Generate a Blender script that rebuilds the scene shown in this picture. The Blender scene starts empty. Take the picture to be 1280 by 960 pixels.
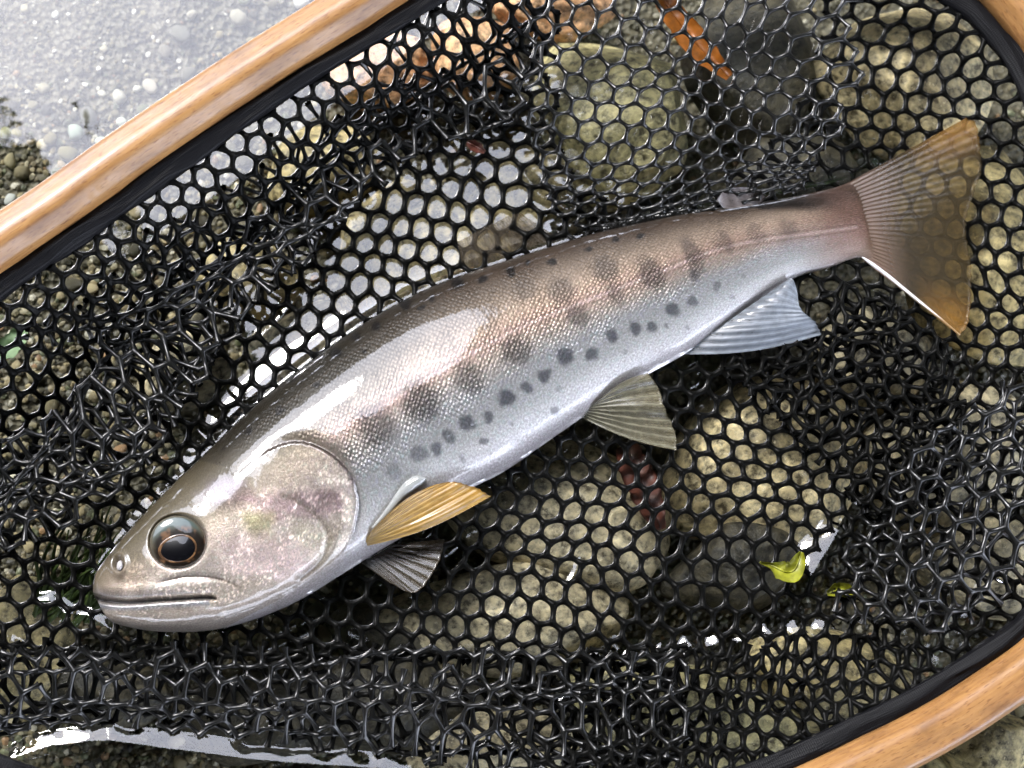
import bpy, math, random
import numpy as np
from mathutils import Vector, Matrix

random.seed(7)
rng = np.random.default_rng(11)
scene = bpy.context.scene
COL = scene.collection

# ------------------------------------------------------------------ camera
SW = 2 * math.tan(math.radians(34.4) / 2)
TILT = math.radians(14)
DIST = 0.42
cam_d = bpy.data.cameras.new("camera")
cam = bpy.data.objects.new("camera", cam_d)
COL.objects.link(cam)
cam.location = (0, -DIST * math.sin(TILT), DIST * math.cos(TILT))
cam.rotation_euler = (TILT, 0, 0)
cam_d.sensor_fit = 'HORIZONTAL'
cam_d.angle = math.radians(34.4)
cam_d.clip_start = 0.01
cam_d.clip_end = 500
cam_d.dof.use_dof = True
cam_d.dof.focus_distance = 0.405
cam_d.dof.aperture_fstop = 15.0
scene.camera = cam
CL = np.array(cam.location)
CX = np.array([1.0, 0, 0])
CY = np.array([0, math.cos(TILT), math.sin(TILT)])
CZ = np.array([0, math.sin(TILT), -math.cos(TILT)])

# ------------------------------------------------------------------ world, sun, exposure
SUN_AZ = math.radians(128)      # measured from +X towards +Y
SUN_EL = math.radians(50)
world = bpy.data.worlds.new("World")
scene.world = world
world.use_nodes = True
wn, wl = world.node_tree.nodes, world.node_tree.links
wn.clear()
sky = wn.new('ShaderNodeTexSky'); sky.sky_type = 'NISHITA'; sky.sun_disc = False
sky.sun_elevation = SUN_EL; sky.sun_rotation = math.pi / 2 - SUN_AZ
sky.air_density = 1.0; sky.dust_density = 3.0
cloud = wn.new('ShaderNodeMixRGB'); cloud.blend_type = 'MIX'
cloud.inputs[0].default_value = 0.7
cloud.inputs[2].default_value = (22.0, 23.3, 27.5, 1)
wb = wn.new('ShaderNodeBackground'); wb.inputs[1].default_value = 0.15
wo = wn.new('ShaderNodeOutputWorld')
wl.new(sky.outputs[0], cloud.inputs[1]); wl.new(cloud.outputs[0], wb.inputs[0]); wl.new(wb.outputs[0], wo.inputs[0])

sun_d = bpy.data.lights.new("sun", 'SUN')
sun_d.energy = 1.2; sun_d.angle = math.radians(14); sun_d.color = (1.0, 0.97, 0.93)
sun = bpy.data.objects.new("sun", sun_d); COL.objects.link(sun)
sdir = Vector((math.cos(SUN_AZ) * math.cos(SUN_EL), math.sin(SUN_AZ) * math.cos(SUN_EL), math.sin(SUN_EL)))
sun.rotation_euler = sdir.to_track_quat('Z', 'Y').to_euler()
sun.location = sdir * 20

scene.view_settings.view_transform = 'Standard'
scene.view_settings.look = 'None'
scene.view_settings.gamma = 1
scene.view_settings.exposure = 1.82
scene.view_settings.use_curve_mapping = False
scene.render.engine = 'CYCLES'
scene.cycles.use_denoising = True
scene.cycles.max_bounces = 8
scene.cycles.transparent_max_bounces = 24
scene.cycles.glossy_bounces = 3
scene.cycles.diffuse_bounces = 3
scene.cycles.caustics_reflective = False
scene.cycles.sample_clamp_indirect = 4

# ------------------------------------------------------------------ numeric helpers
PX = 0.26 / 1280          # metres per photo pixel at the water plane


def P(x, y, z):
    """world point at height z seen at photo pixel (x, y)"""
    x, y, z = np.broadcast_arrays(np.asarray(x, float), np.asarray(y, float), np.asarray(z, float))
    a = (x - 640) / 1280 * SW
    b = -(y - 480) / 1280 * SW
    d = CZ + a[..., None] * CX + b[..., None] * CY
    t = (z - CL[2]) / d[..., 2]
    return CL + d * t[..., None]


def project(w):
    """photo pixel at which a world point is seen"""
    d = w - CL
    k = d @ CZ
    return 640 + (d @ CX) / k / SW * 1280, 480 - (d @ CY) / k / SW * 1280


_tab = np.random.default_rng(3).random((8, 64, 64))


def vn(x, y, seed=0):
    """smooth value noise in -1..1"""
    x = np.asarray(x, float) + seed * 7.31; y = np.asarray(y, float) + seed * 3.77
    xi = np.floor(x).astype(int); yi = np.floor(y).astype(int)
    fx = x - xi; fy = y - yi
    fx = fx * fx * (3 - 2 * fx); fy = fy * fy * (3 - 2 * fy)
    t = _tab[seed % 8]
    a = t[xi % 64, yi % 64]; b = t[(xi + 1) % 64, yi % 64]
    c = t[xi % 64, (yi + 1) % 64]; d = t[(xi + 1) % 64, (yi + 1) % 64]
    return 2 * ((a * (1 - fx) + b * fx) * (1 - fy) + (c * (1 - fx) + d * fx) * fy) - 1


def fbm(x, y, seed=0, oct=3):
    s = 0; a = 1; tot = 0
    for k in range(oct):
        s = s + a * vn(np.asarray(x) * 2 ** k, np.asarray(y) * 2 ** k, seed + k); tot += a; a *= 0.5
    return s / tot


def sstep(a, b, x):
    t = np.clip((np.asarray(x, float) - a) / (b - a), 0, 1)
    return t * t * (3 - 2 * t)


def dist_poly(x, y, pts, closed=False):
    """distance to a polyline and the position along it (0..1)"""
    x = np.asarray(x, float); y = np.asarray(y, float)
    pts = np.asarray(pts, float)
    if closed: pts = np.vstack([pts, pts[:1]])
    best = np.full(x.shape, 1e9); par = np.zeros(x.shape)
    n = len(pts) - 1
    for i in range(n):
        p, q = pts[i], pts[i + 1]
        d = q - p; L2 = max(d @ d, 1e-9)
        t = np.clip(((x - p[0]) * d[0] + (y - p[1]) * d[1]) / L2, 0, 1)
        dd = np.hypot(x - p[0] - t * d[0], y - p[1] - t * d[1])
        m = dd < best
        best = np.where(m, dd, best); par = np.where(m, (i + t) / n, par)
    return best, par


def inside(x, y, poly):
    x = np.asarray(x, float); y = np.asarray(y, float)
    poly = np.asarray(poly, float); c = np.zeros(x.shape, bool)
    j = len(poly) - 1
    for i in range(len(poly)):
        xi, yi = poly[i]; xj, yj = poly[j]
        if yi != yj:
            c ^= ((yi > y) != (yj > y)) & (x < (xj - xi) * (y - yi) / (yj - yi) + xi)
        j = i
    return c


def spline(pts, n, closed=False):
    """Catmull-Rom through the points, n samples evenly in parameter"""
    p = np.asarray(pts, float); m = len(p)
    if closed:
        q = np.vstack([p[-1], p, p[0], p[1]]); segs = m; u = np.linspace(0, segs, n, endpoint=False)
    else:
        q = np.vstack([2 * p[0] - p[1], p, 2 * p[-1] - p[-2]]); segs = m - 1; u = np.linspace(0, segs, n)
    i = np.minimum(u.astype(int), segs - 1); t = (u - i)[:, None]
    p0, p1, p2, p3 = q[i], q[i + 1], q[i + 2], q[i + 3]
    return 0.5 * (2 * p1 + (p2 - p0) * t + (2 * p0 - 5 * p1 + 4 * p2 - p3) * t ** 2 + (3 * p1 - p0 - 3 * p2 + p3) * t ** 3)


def resample(pts, n, closed=False):
    """even arc-length resampling"""
    p = np.asarray(pts, float)
    if closed: p = np.vstack([p, p[:1]])
    s = np.concatenate([[0], np.cumsum(np.linalg.norm(np.diff(p, axis=0), axis=1))])
    t = np.linspace(0, s[-1], n, endpoint=not closed)
    return np.stack([np.interp(t, s, p[:, k]) for k in range(p.shape[1])], 1)


# ------------------------------------------------------------------ object helpers
def np_mesh(name, V, F, smooth=True):
    V = np.asarray(V, np.float32); F = np.asarray(F, np.int32)
    me = bpy.data.meshes.new(name)
    k = F.shape[1]
    me.vertices.add(len(V)); me.vertices.foreach_set('co', V.ravel())
    me.loops.add(F.size); me.loops.foreach_set('vertex_index', F.ravel())
    me.polygons.add(len(F)); me.polygons.foreach_set('loop_start', np.arange(0, F.size, k, dtype=np.int32))
    me.update(calc_edges=True); me.validate()
    me.polygons.foreach_set('use_smooth', np.full(len(me.polygons), smooth))
    return me


def grid_faces(nu, nv, wrap_u=False, wrap_v=False, base=0):
    iu = np.arange(nu if wrap_u else nu - 1); iv = np.arange(nv if wrap_v else nv - 1)
    a, b = np.meshgrid(iu, iv, indexing='ij'); a = a.ravel(); b = b.ravel()
    a2 = (a + 1) % nu; b2 = (b + 1) % nv
    return np.stack([a * nv + b, a2 * nv + b, a2 * nv + b2, a * nv + b2], 1) + base


def obj(name, me, m=None, parent=None):
    o = bpy.data.objects.new(name, me); COL.objects.link(o)
    if m is not None: o.data.materials.append(m)
    if parent is not None: o.parent = parent
    return o


def empty(name, loc=(0, 0, 0)):
    o = bpy.data.objects.new(name, None); COL.objects.link(o); o.location = loc; o.empty_display_size = 0.01
    return o


def child(o, parent):
    """parent o without moving it"""
    o.parent = parent
    o.matrix_parent_inverse = Matrix.Translation(parent.location).inverted()


def tag(o, label=None, cat=None, group=None, kind=None):
    if label: o['label'] = label
    if cat: o['category'] = cat
    if group: o['group'] = group
    if kind: o['kind'] = kind
    return o


def add_uv(me, uv, name='uv'):
    l = me.uv_layers.new(name=name)
    idx = np.zeros(len(me.loops), np.int32); me.loops.foreach_get('vertex_index', idx)
    l.data.foreach_set('uv', np.asarray(uv, np.float32)[idx].ravel())


def add_col(me, c, name='col'):
    a = me.attributes.new(name, 'FLOAT_COLOR', 'POINT')
    c = np.asarray(c, np.float32)
    if c.shape[1] == 3: c = np.hstack([c, np.ones((len(c), 1), np.float32)])
    a.data.foreach_set('color', c.ravel())


def add_f(me, v, name):
    a = me.attributes.new(name, 'FLOAT', 'POINT'); a.data.foreach_set('value', np.asarray(v, np.float32))


def lin(r, g, b):
    f = lambda c: ((c / 255 + 0.055) / 1.055) ** 2.4 if c / 255 > 0.04045 else c / 255 / 12.92
    return np.array([f(r), f(g), f(b)])


class MT:
    """small node-material builder"""
    def __init__(s, name):
        s.m = bpy.data.materials.new(name); s.m.use_nodes = True
        s.n = s.m.node_tree.nodes; s.l = s.m.node_tree.links; s.n.clear()
        s.out = s.n.new('ShaderNodeOutputMaterial')

    def node(s, t, ins=None, **kw):
        x = s.n.new(t)
        for k, v in kw.items(): setattr(x, k, v)
        for k, v in (ins or {}).items(): s.set(x, k, v)
        return x

    def set(s, x, k, v):
        if isinstance(v, tuple) and len(v) == 2 and hasattr(v[0], 'outputs'): s.l.new(v[0].outputs[v[1]], x.inputs[k])
        elif hasattr(v, 'outputs'): s.l.new(v.outputs[0], x.inputs[k])
        else:
            if isinstance(v, np.ndarray): v = tuple(v)
            if isinstance(v, (tuple, list)) and len(v) == 3 and x.inputs[k].type == 'RGBA': v = (*v, 1)
            x.inputs[k].default_value = v

    def math(s, op, a, b=0.0, clamp=False):
        return s.node('ShaderNodeMath', {0: a, 1: b}, operation=op, use_clamp=clamp)

    def mix(s, f, a, b, mode='MIX'):
        return s.node('ShaderNodeMixRGB', {0: f, 1: a, 2: b}, blend_type=mode)

    def ramp(s, f, stops):
        r = s.node('ShaderNodeValToRGB', {0: f}); e = r.color_ramp.elements
        while len(e) > 1: e.remove(e[-1])
        for i, (p, c) in enumerate(stops):
            x = e[0] if i == 0 else e.new(p)
            x.position = p; x.color = (*c, 1) if len(c) == 3 else c
        return r

    def noise(s, vec, scale, detail=3, rough=0.5, dist=0.0):
        return s.node('ShaderNodeTexNoise', {'Vector': vec, 'Scale': scale, 'Detail': detail, 'Roughness': rough, 'Distortion': dist})

    def bump(s, h, strength, dist, normal=None):
        b = s.node('ShaderNodeBump', {'Height': h, 'Strength': strength, 'Distance': dist})
        if normal: s.l.new(normal.outputs[0], b.inputs['Normal'])
        return b

    def principled(s, **kw):
        p = s.node('ShaderNodeBsdfPrincipled')
        for k, v in kw.items(): s.set(p, k.replace('_', ' '), v)
        return p

    def finish(s, sh):
        s.l.new(sh.outputs[0], s.out.inputs[0]); return s.m


# ------------------------------------------------------------------ materials
def mat_wood():
    t = MT('varnished_wood')
    uv = t.node('ShaderNodeUVMap', uv_map='uv')
    st = t.node('ShaderNodeMapping', {'Vector': uv, 'Scale': (55, 900, 1)})
    st2 = t.node('ShaderNodeMapping', {'Vector': uv, 'Scale': (14, 160, 1)})
    g = t.noise(st, 1, 4, 0.6); big = t.noise(st2, 1, 3, 0.5, 0.6)
    pore = t.node('ShaderNodeMapping', {'Vector': uv, 'Scale': (420, 2600, 1)})
    pn = t.noise(pore, 1, 1, 0.5)
    c = t.ramp(big, [(0.3, tuple(lin(130, 88, 46))), (0.55, tuple(lin(146, 104, 60))), (0.75, tuple(lin(160, 118, 72)))])
    c2 = t.mix(t.ramp(g, [(0.35, (0, 0, 0)), (0.7, (1, 1, 1))]), c, tuple(lin(164, 122, 72)))
    c3 = t.mix(t.ramp(pn, [(0.30, (0.75,) * 3), (0.42, (0, 0, 0))]), c2, tuple(lin(112, 70, 36)))
    b = t.bump(g, 0.25, 0.0003); b2 = t.bump(pn, 0.2, 0.0002, b)
    stain = t.noise(t.node('ShaderNodeMapping', {'Vector': uv, 'Scale': (60, 150, 1)}), 1, 4, 0.65)
    c3 = t.mix(1.0, c3, t.ramp(stain, [(0.32, (0.62, 0.58, 0.54)), (0.5, (1.0,) * 3), (0.66, (1.12, 1.15, 1.2))]), 'MULTIPLY')
    wob = t.noise(uv, 130, 2); cb = t.bump(wob, 0.35, 0.0008)
    p = t.principled(Base_Color=c3, Roughness=0.45, Normal=b2, Coat_Weight=0.35)
    t.set(p, 'Coat Roughness', t.ramp(stain, [(0.35, (0.4,) * 3), (0.6, (0.08,) * 3)]))
    t.l.new(cb.outputs[0], p.inputs['Coat Normal'])
    return t.finish(p)


def mat_band():
    t = MT('black_binding_cloth')
    uv = t.node('ShaderNodeUVMap', uv_map='uv')
    w = t.node('ShaderNodeTexVoronoi', {'Vector': uv, 'Scale': 1900.0, 'Randomness': 0.15})
    b = t.bump(t.math('SUBTRACT', 1.0, w), 0.5, 0.0003)
    p = t.principled(Base_Color=(0.004, 0.004, 0.005), Roughness=0.5, Normal=b, Specular_IOR_Level=0.14)
    return t.finish(p)


def mat_net(name, spec, coat):
    t = MT(name)
    tc = t.node('ShaderNodeTexCoord')
    n = t.noise((tc, 'Object'), 900, 2)
    b = t.bump(n, 0.25, 0.0004)
    p = t.principled(Base_Color=(0.004, 0.004, 0.0036), Roughness=0.36, Normal=b, Specular_IOR_Level=spec, Coat_Weight=coat, Coat_Roughness=0.08)
    return t.finish(p)


def mat_water():
    t = MT('stream_water')
    tr = t.node('ShaderNodeBsdfTransparent', {'Color': (0.955, 0.97, 0.95, 1)})
    tc = t.node('ShaderNodeTexCoord')
    n = t.noise((tc, 'Object'), 90, 2)
    b = t.bump(n, 0.035, 0.003)
    gl = t.node('ShaderNodeBsdfGlossy', {'Color': (1, 1, 1, 1), 'Roughness': 0.015, 'Normal': b})
    fr = t.node('ShaderNodeFresnel', {'IOR': 1.46, 'Normal': b})
    return t.finish(t.node('ShaderNodeMixShader', {0: fr, 1: tr, 2: gl}))


def mat_stone(name, c1, c2, c3):
    t = MT(name)
    tc = t.node('ShaderNodeTexCoord'); oi = t.node('ShaderNodeObjectInfo')
    off = t.node('ShaderNodeVectorMath', {0: (tc, 'Object'), 1: (oi, 'Random')}, operation='ADD')
    a = t.noise(off, 60, 4, 0.6, 0.4); f = t.noise(off, 420, 4, 0.65); sp = t.noise(off, 1100, 2)
    c = t.ramp(a, [(0.3, c1), (0.55, c2), (0.75, c3)])
    c = t.mix(0.9, c, t.ramp(f, [(0.36, (0.2, 0.18, 0.15)), (0.45, (1.15,) * 3), (0.6, (2.3, 2.25, 2.1))]), 'MULTIPLY')
    c = t.mix(t.ramp(sp, [(0.62, (0, 0, 0)), (0.7, (0.6,) * 3)]), c, tuple(np.array(c3) * 1.3))
    b = t.bump(f, 0.6, 0.0012)
    p = t.principled(Base_Color=c, Roughness=0.55, Normal=b, Coat_Weight=0.0)
    return t.finish(p)


def mat_pebble(name):
    t = MT(name)
    at = t.node('ShaderNodeAttribute', attribute_name='col')
    oi = t.node('ShaderNodeObjectInfo')
    tc = t.node('ShaderNodeTexCoord')
    n = t.noise((tc, 'Object'), 700, 3, 0.6)
    c = t.mix(0.8, (at, 'Color'), t.ramp(n, [(0.3, (0.45,) * 3), (0.7, (1.35, 1.3, 1.2))]), 'MULTIPLY')
    p = t.principled(Base_Color=c, Roughness=0.5, Normal=t.bump(n, 0.5, 0.0008))
    return t.finish(p)


def mat_pebble_tint():
    t = MT('pebble_stone')
    oi = t.node('ShaderNodeObjectInfo')
    tc = t.node('ShaderNodeTexCoord')
    n = t.noise((tc, 'Object'), 500, 3, 0.6)
    c = t.mix(0.8, (oi, 'Color'), t.ramp(n, [(0.3, (0.45,) * 3), (0.7, (1.35, 1.3, 1.2))]), 'MULTIPLY')
    p = t.principled(Base_Color=c, Roughness=0.5, Normal=t.bump(n, 0.5, 0.0008))
    return t.finish(p)


def mat_bed():
    t = MT('stream_bed_sand')
    tc = t.node('ShaderNodeTexCoord')
    v = t.node('ShaderNodeTexVoronoi', {'Vector': (tc, 'Object'), 'Scale': 520.0})
    v2 = t.node('ShaderNodeTexVoronoi', {'Vector': (tc, 'Object'), 'Scale': 1300.0})
    r = t.ramp((v, 'Color'), [(0.0, tuple(lin(62, 58, 44))), (0.5, tuple(lin(120, 112, 88))), (0.8, tuple(lin(132, 124, 98))), (1.0, tuple(lin(160, 154, 134)))])
    r2 = t.ramp((v2, 'Color'), [(0.0, tuple(lin(50, 48, 40))), (0.6, tuple(lin(104, 98, 80))), (1.0, tuple(lin(170, 165, 148)))])
    c = t.mix(1.0, t.mix(0.5, r, r2), (0.62, 0.62, 0.62), 'MULTIPLY')
    b = t.bump((v, 'Distance'), 0.9, 0.002)
    p = t.principled(Base_Color=c, Roughness=0.6, Normal=b)
    return t.finish(p)


def mat_fish():
    t = MT('trout_skin')
    col = t.node('ShaderNodeAttribute', attribute_name='col')
    sc = t.node('ShaderNodeAttribute', attribute_name='scaly')
    sil = t.node('ShaderNodeAttribute', attribute_name='silver')
    uv = t.node('ShaderNodeUVMap', uv_map='uv')
    rot = t.node('ShaderNodeMapping', {'Vector': uv, 'Rotation': (0, 0, math.radians(45)), 'Scale': (1, 1.12, 1)})
    v = t.node('ShaderNodeTexVoronoi', {'Vector': rot, 'Scale': 1000 / 4.7, 'Randomness': 0.45})
    hump = t.math('SUBTRACT', 1.0, (v, 'Distance'))
    fine = t.noise(uv, 380, 3, 0.75)
    mott = t.noise(uv, 60, 3, 0.6)
    shine = t.ramp((v, 'Distance'), [(0.1, (1.45, 1.42, 1.42)), (0.36, (0.98,) * 3), (0.66, (0.7, 0.68, 0.66))])
    patchy = t.ramp(t.noise(uv, 22, 3, 0.65), [(0.35, (0.25,) * 3), (0.62, (1, 1, 1))])
    c1 = t.mix(t.math('MULTIPLY', (sc, 'Fac'), patchy), (col, 'Color'), t.mix(1.0, (col, 'Color'), shine, 'MULTIPLY'))
    spk = t.ramp(fine, [(0.34, (0.6, 0.58, 0.56)), (0.52, (1.0,) * 3), (0.68, (1.7, 1.68, 1.7))])
    c2 = t.mix(0.65, c1, t.mix(1.0, c1, spk, 'MULTIPLY'))
    irid = t.noise(uv, 150, 2, 0.6)
    c3 = t.mix(t.math('MULTIPLY', (sil, 'Fac'), 0.45), c2, t.mix(1.0, c2, t.ramp(irid, [(0.3, (0.85, 1.05, 1.0)), (0.5, (1.1, 0.98, 0.92)), (0.7, (1.0, 0.92, 1.12))]), 'MULTIPLY'))
    b0 = t.bump(hump, 0.5, 0.0006); t.set(b0, 'Strength', t.math('MULTIPLY', t.math('MULTIPLY', (sc, 'Fac'), patchy), 0.5))
    b1 = t.bump(fine, 0.22, 0.0006, b0)
    rough = t.math('ADD', 0.24, t.math('MULTIPLY', (v, 'Distance'), 0.3))
    cb = t.bump(mott, 0.05, 0.001)
    p = t.principled(Base_Color=c3, Roughness=rough, Normal=b1, Specular_IOR_Level=0.25, Coat_Weight=1.0, Coat_Roughness=0.02, Coat_IOR=1.44)
    t.set(p, 'Metallic', t.math('MULTIPLY', (sil, 'Fac'), 0.55))
    t.l.new(cb.outputs[0], p.inputs['Coat Normal'])
    return t.finish(p)


def mat_fin(name, base, ray, tip, alpha0, alpha1, rays=14.0, coat=0.7):
    """translucent webbing between stiff rays; uv.x runs across the fan, uv.y from root to tip"""
    t = MT(name)
    uv = t.node('ShaderNodeUVMap', uv_map='uv')
    sp = t.node('ShaderNodeSeparateXYZ', {0: uv})
    nz = t.noise(uv, 5, 2)
    x = t.math('MULTIPLY', (sp, 0), rays)
    br = t.math('ADD', x, t.math('MULTIPLY', nz, 0.5))
    tri = t.math('PINGPONG', br, 0.5)
    tri2 = t.math('PINGPONG', t.math('MULTIPLY', br, 3.0), 0.5)
    ln = t.math('MULTIPLY', tri, 2.0)
    ln2 = t.math('MULTIPLY', t.math('MULTIPLY', tri2, 2.0), (sp, 1))
    f = t.math('ADD', t.math('MULTIPLY', ln, 0.7), t.math('MULTIPLY', ln2, 0.45), True)
    c = t.mix((sp, 1), base, tip)
    c = t.mix(t.ramp(f, [(0.3, (0, 0, 0)), (0.95, (0.75,) * 3)]), c, ray)
    c = t.mix(1.0, c, t.ramp(t.noise(uv, 9, 4, 0.6), [(0.3, (0.72,) * 3), (0.7, (1.2,) * 3)]), 'MULTIPLY')
    al = t.math('ADD', alpha0, t.math('MULTIPLY', (sp, 1), alpha1 - alpha0))
    al = t.math('ADD', al, t.math('MULTIPLY', f, 0.25), True)
    b = t.bump(f, 0.25, 0.0004)
    p = t.principled(Base_Color=c, Roughness=0.4, Normal=b, Coat_Weight=coat, Coat_Roughness=0.06)
    tl = t.node('ShaderNodeBsdfTranslucent', {0: c})
    body = t.node('ShaderNodeMixShader', {0: 0.25, 1: p, 2: tl})
    tr = t.node('ShaderNodeBsdfTransparent', {0: (0.93, 0.9, 0.84, 1)})
    return t.finish(t.node('ShaderNodeMixShader', {0: al, 1: tr, 2: body}))


def mat_plain(name, c, rough=0.4, coat=0.0, cr=0.05, metal=0.0, var=0.25, scale=300, trans=0.0):
    t = MT(name)
    tc = t.node('ShaderNodeTexCoord')
    n = t.noise((tc, 'Object'), scale, 3, 0.6)
    cc = t.mix(1.0, c, t.ramp(n, [(0.3, (1 - var,) * 3), (0.7, (1 + var,) * 3)]), 'MULTIPLY')
    p = t.principled(Base_Color=cc, Roughness=rough, Coat_Weight=coat, Coat_Roughness=cr, Metallic=metal, Normal=t.bump(n, 0.2, 0.0004))
    if trans:
        tl = t.node('ShaderNodeBsdfTranslucent', {0: cc})
        return t.finish(t.node('ShaderNodeMixShader', {0: trans, 1: p, 2: tl}))
    return t.finish(p)


def mat_attr(name, rough=0.3, coat=1.0, cr=0.03):
    t = MT(name)
    at = t.node('ShaderNodeAttribute', attribute_name='col')
    p = t.principled(Base_Color=(at, 'Color'), Roughness=rough, Specular_IOR_Level=0.1, Coat_Weight=coat, Coat_Roughness=cr, Coat_IOR=1.45)
    return t.finish(p)


M_wood, M_band, M_net, M_netw, M_water, M_fish = mat_wood(), mat_band(), mat_net('black_rubber_mesh', 0.35, 0.25), mat_net('black_rubber_mesh_in_water', 0.06, 0.0), mat_water(), mat_fish()
M_bed = mat_bed(); M_gravel = mat_pebble('gravel_grains'); M_peb = mat_pebble_tint()

# ------------------------------------------------------------------ outlines measured on the photograph
BACK = [(113, 733), (122, 714), (144, 685), (175, 650), (211, 613), (252, 574), (293, 534), (335, 496), (383, 458), (432, 422),
        (485, 388), (545, 358), (610, 335), (675, 314), (740, 294), (800, 280), (860, 267), (920, 257), (975, 249), (1020, 240), (1056, 230), (1088, 212)]
BELLY = [(122, 755), (138, 776), (165, 785), (205, 790), (262, 788), (318, 774), (372, 751), (420, 722), (468, 692), (520, 660),
         (575, 618), (632, 588), (690, 548), (745, 510), (800, 474), (855, 443), (905, 408), (950, 376), (995, 347), (1035, 335), (1078, 322), (1108, 344)]
FISH_POLY = np.vstack([spline(BACK, 80), spline(BELLY, 80)[::-1]])

HOOP = [(-190, 520), (-70, 362), (80, 252), (175, 184), (300, 100), (430, 18), (560, -60), (740, -120), (950, -135), (1130, -100), (1190, -55),
        (1258, -2), (1330, 118), (1410, 400), (1400, 650), (1325, 790), (1225, 872), (1100, 942), (900, 1025), (600, 1080), (250, 1070), (-80, 960), (-230, 760)]
HOOP_PX = resample(spline(HOOP, 800, True), 520, True)


def hoop_z(x, y):
    return 0.022 - 0.013 * (np.asarray(x, float) - 640) / 640 - 0.004 * (np.asarray(y, float) - 480) / 480


# inner line of the binding, in photo pixels
def hoop_normals(p):
    d = np.roll(p, -1, 0) - np.roll(p, 1, 0)
    d /= np.linalg.norm(d, axis=1)[:, None]
    n = np.stack([d[:, 1], -d[:, 0]], 1)
    cen = p.mean(0)
    s = np.sign(((p - cen) * n).sum(1))
    return n * np.sign(s.sum())     # outward


HN = hoop_normals(HOOP_PX)
BAND_PX = HOOP_PX - HN * 60

# ------------------------------------------------------------------ setting: stream bed, stones, gravel
def bed_h(x, y):
    """bed height at photo pixel (x, y) in metres (shallow at the upper left, deeper under the net)"""
    deep = sstep(-150, 500, x * 0.75 + y * 0.6 - 150)
    return -0.014 - 0.026 * deep + 0.0016 * fbm(x / 70, y / 70, 1)


g1 = np.linspace(-1.0, 1.0, 181)
axis = np.sign(g1) * (0.28 * np.abs(g1) + 60 * np.abs(g1) ** 9)
GX, GY = np.meshgrid(axis, axis, indexing='ij')
pxx = GX / PX + 640; pyy = 480 - GY / PX
far = sstep(0.3, 3, np.hypot(GX, GY))
Z = bed_h(np.clip(pxx, -900, 2200), np.clip(pyy, -900, 1900)) * (1 - far) + far * (-0.05)
V = np.stack([GX, GY, Z], -1).reshape(-1, 3)


def bed_at(x, y):
    """point of the bed seen at photo pixel (x, y)"""
    c = P(x, y, -0.02)
    for _ in range(4):
        z = bed_h(c[..., 0] / PX + 640, 480 - c[..., 1] / PX)
        c = P(x, y, z)
    return c


bed = obj('stream_bed', np_mesh('stream_bed', V, grid_faces(181, 181)), M_bed)
tag(bed, kind='structure')


def ico(sub):
    import bmesh
    bm = bmesh.new(); bmesh.ops.create_icosphere(bm, subdivisions=sub, radius=1)
    v = np.array([x.co[:] for x in bm.verts]); f = np.array([[x.index for x in q.verts] for q in bm.faces]); bm.free()
    return v, f


ICO4, ICO3, ICO2, ICO1 = ico(5), ico(3), ico(2), ico(1)


def noise3(v, sc, seed):
    return (vn(v[:, 0] * sc + 3, v[:, 1] * sc + 9, seed) + vn(v[:, 1] * sc + 5, v[:, 2] * sc + 1, seed + 1) + vn(v[:, 2] * sc + 7, v[:, 0] * sc + 2, seed + 2)) / 3


def rock_shape(base, seed, rough=0.35, angular=0.3):
    v, f = base
    v = v.copy()
    r = np.random.default_rng(seed)
    d = 1 + rough * noise3(v, 1.3, seed) + rough * 0.4 * noise3(v, 3.1, seed + 3) + rough * 0.12 * noise3(v, 8, seed + 5)
    v = v * d[:, None]
    for k in range(9):                       # chop facets
        n = r.normal(size=3); n /= np.linalg.norm(n)
        lim = 0.72 + 0.2 * r.random(); h = v @ n
        v -= np.where(h > lim, (h - lim) * angular * 2.2, 0)[:, None] * n
    return v, f


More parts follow.
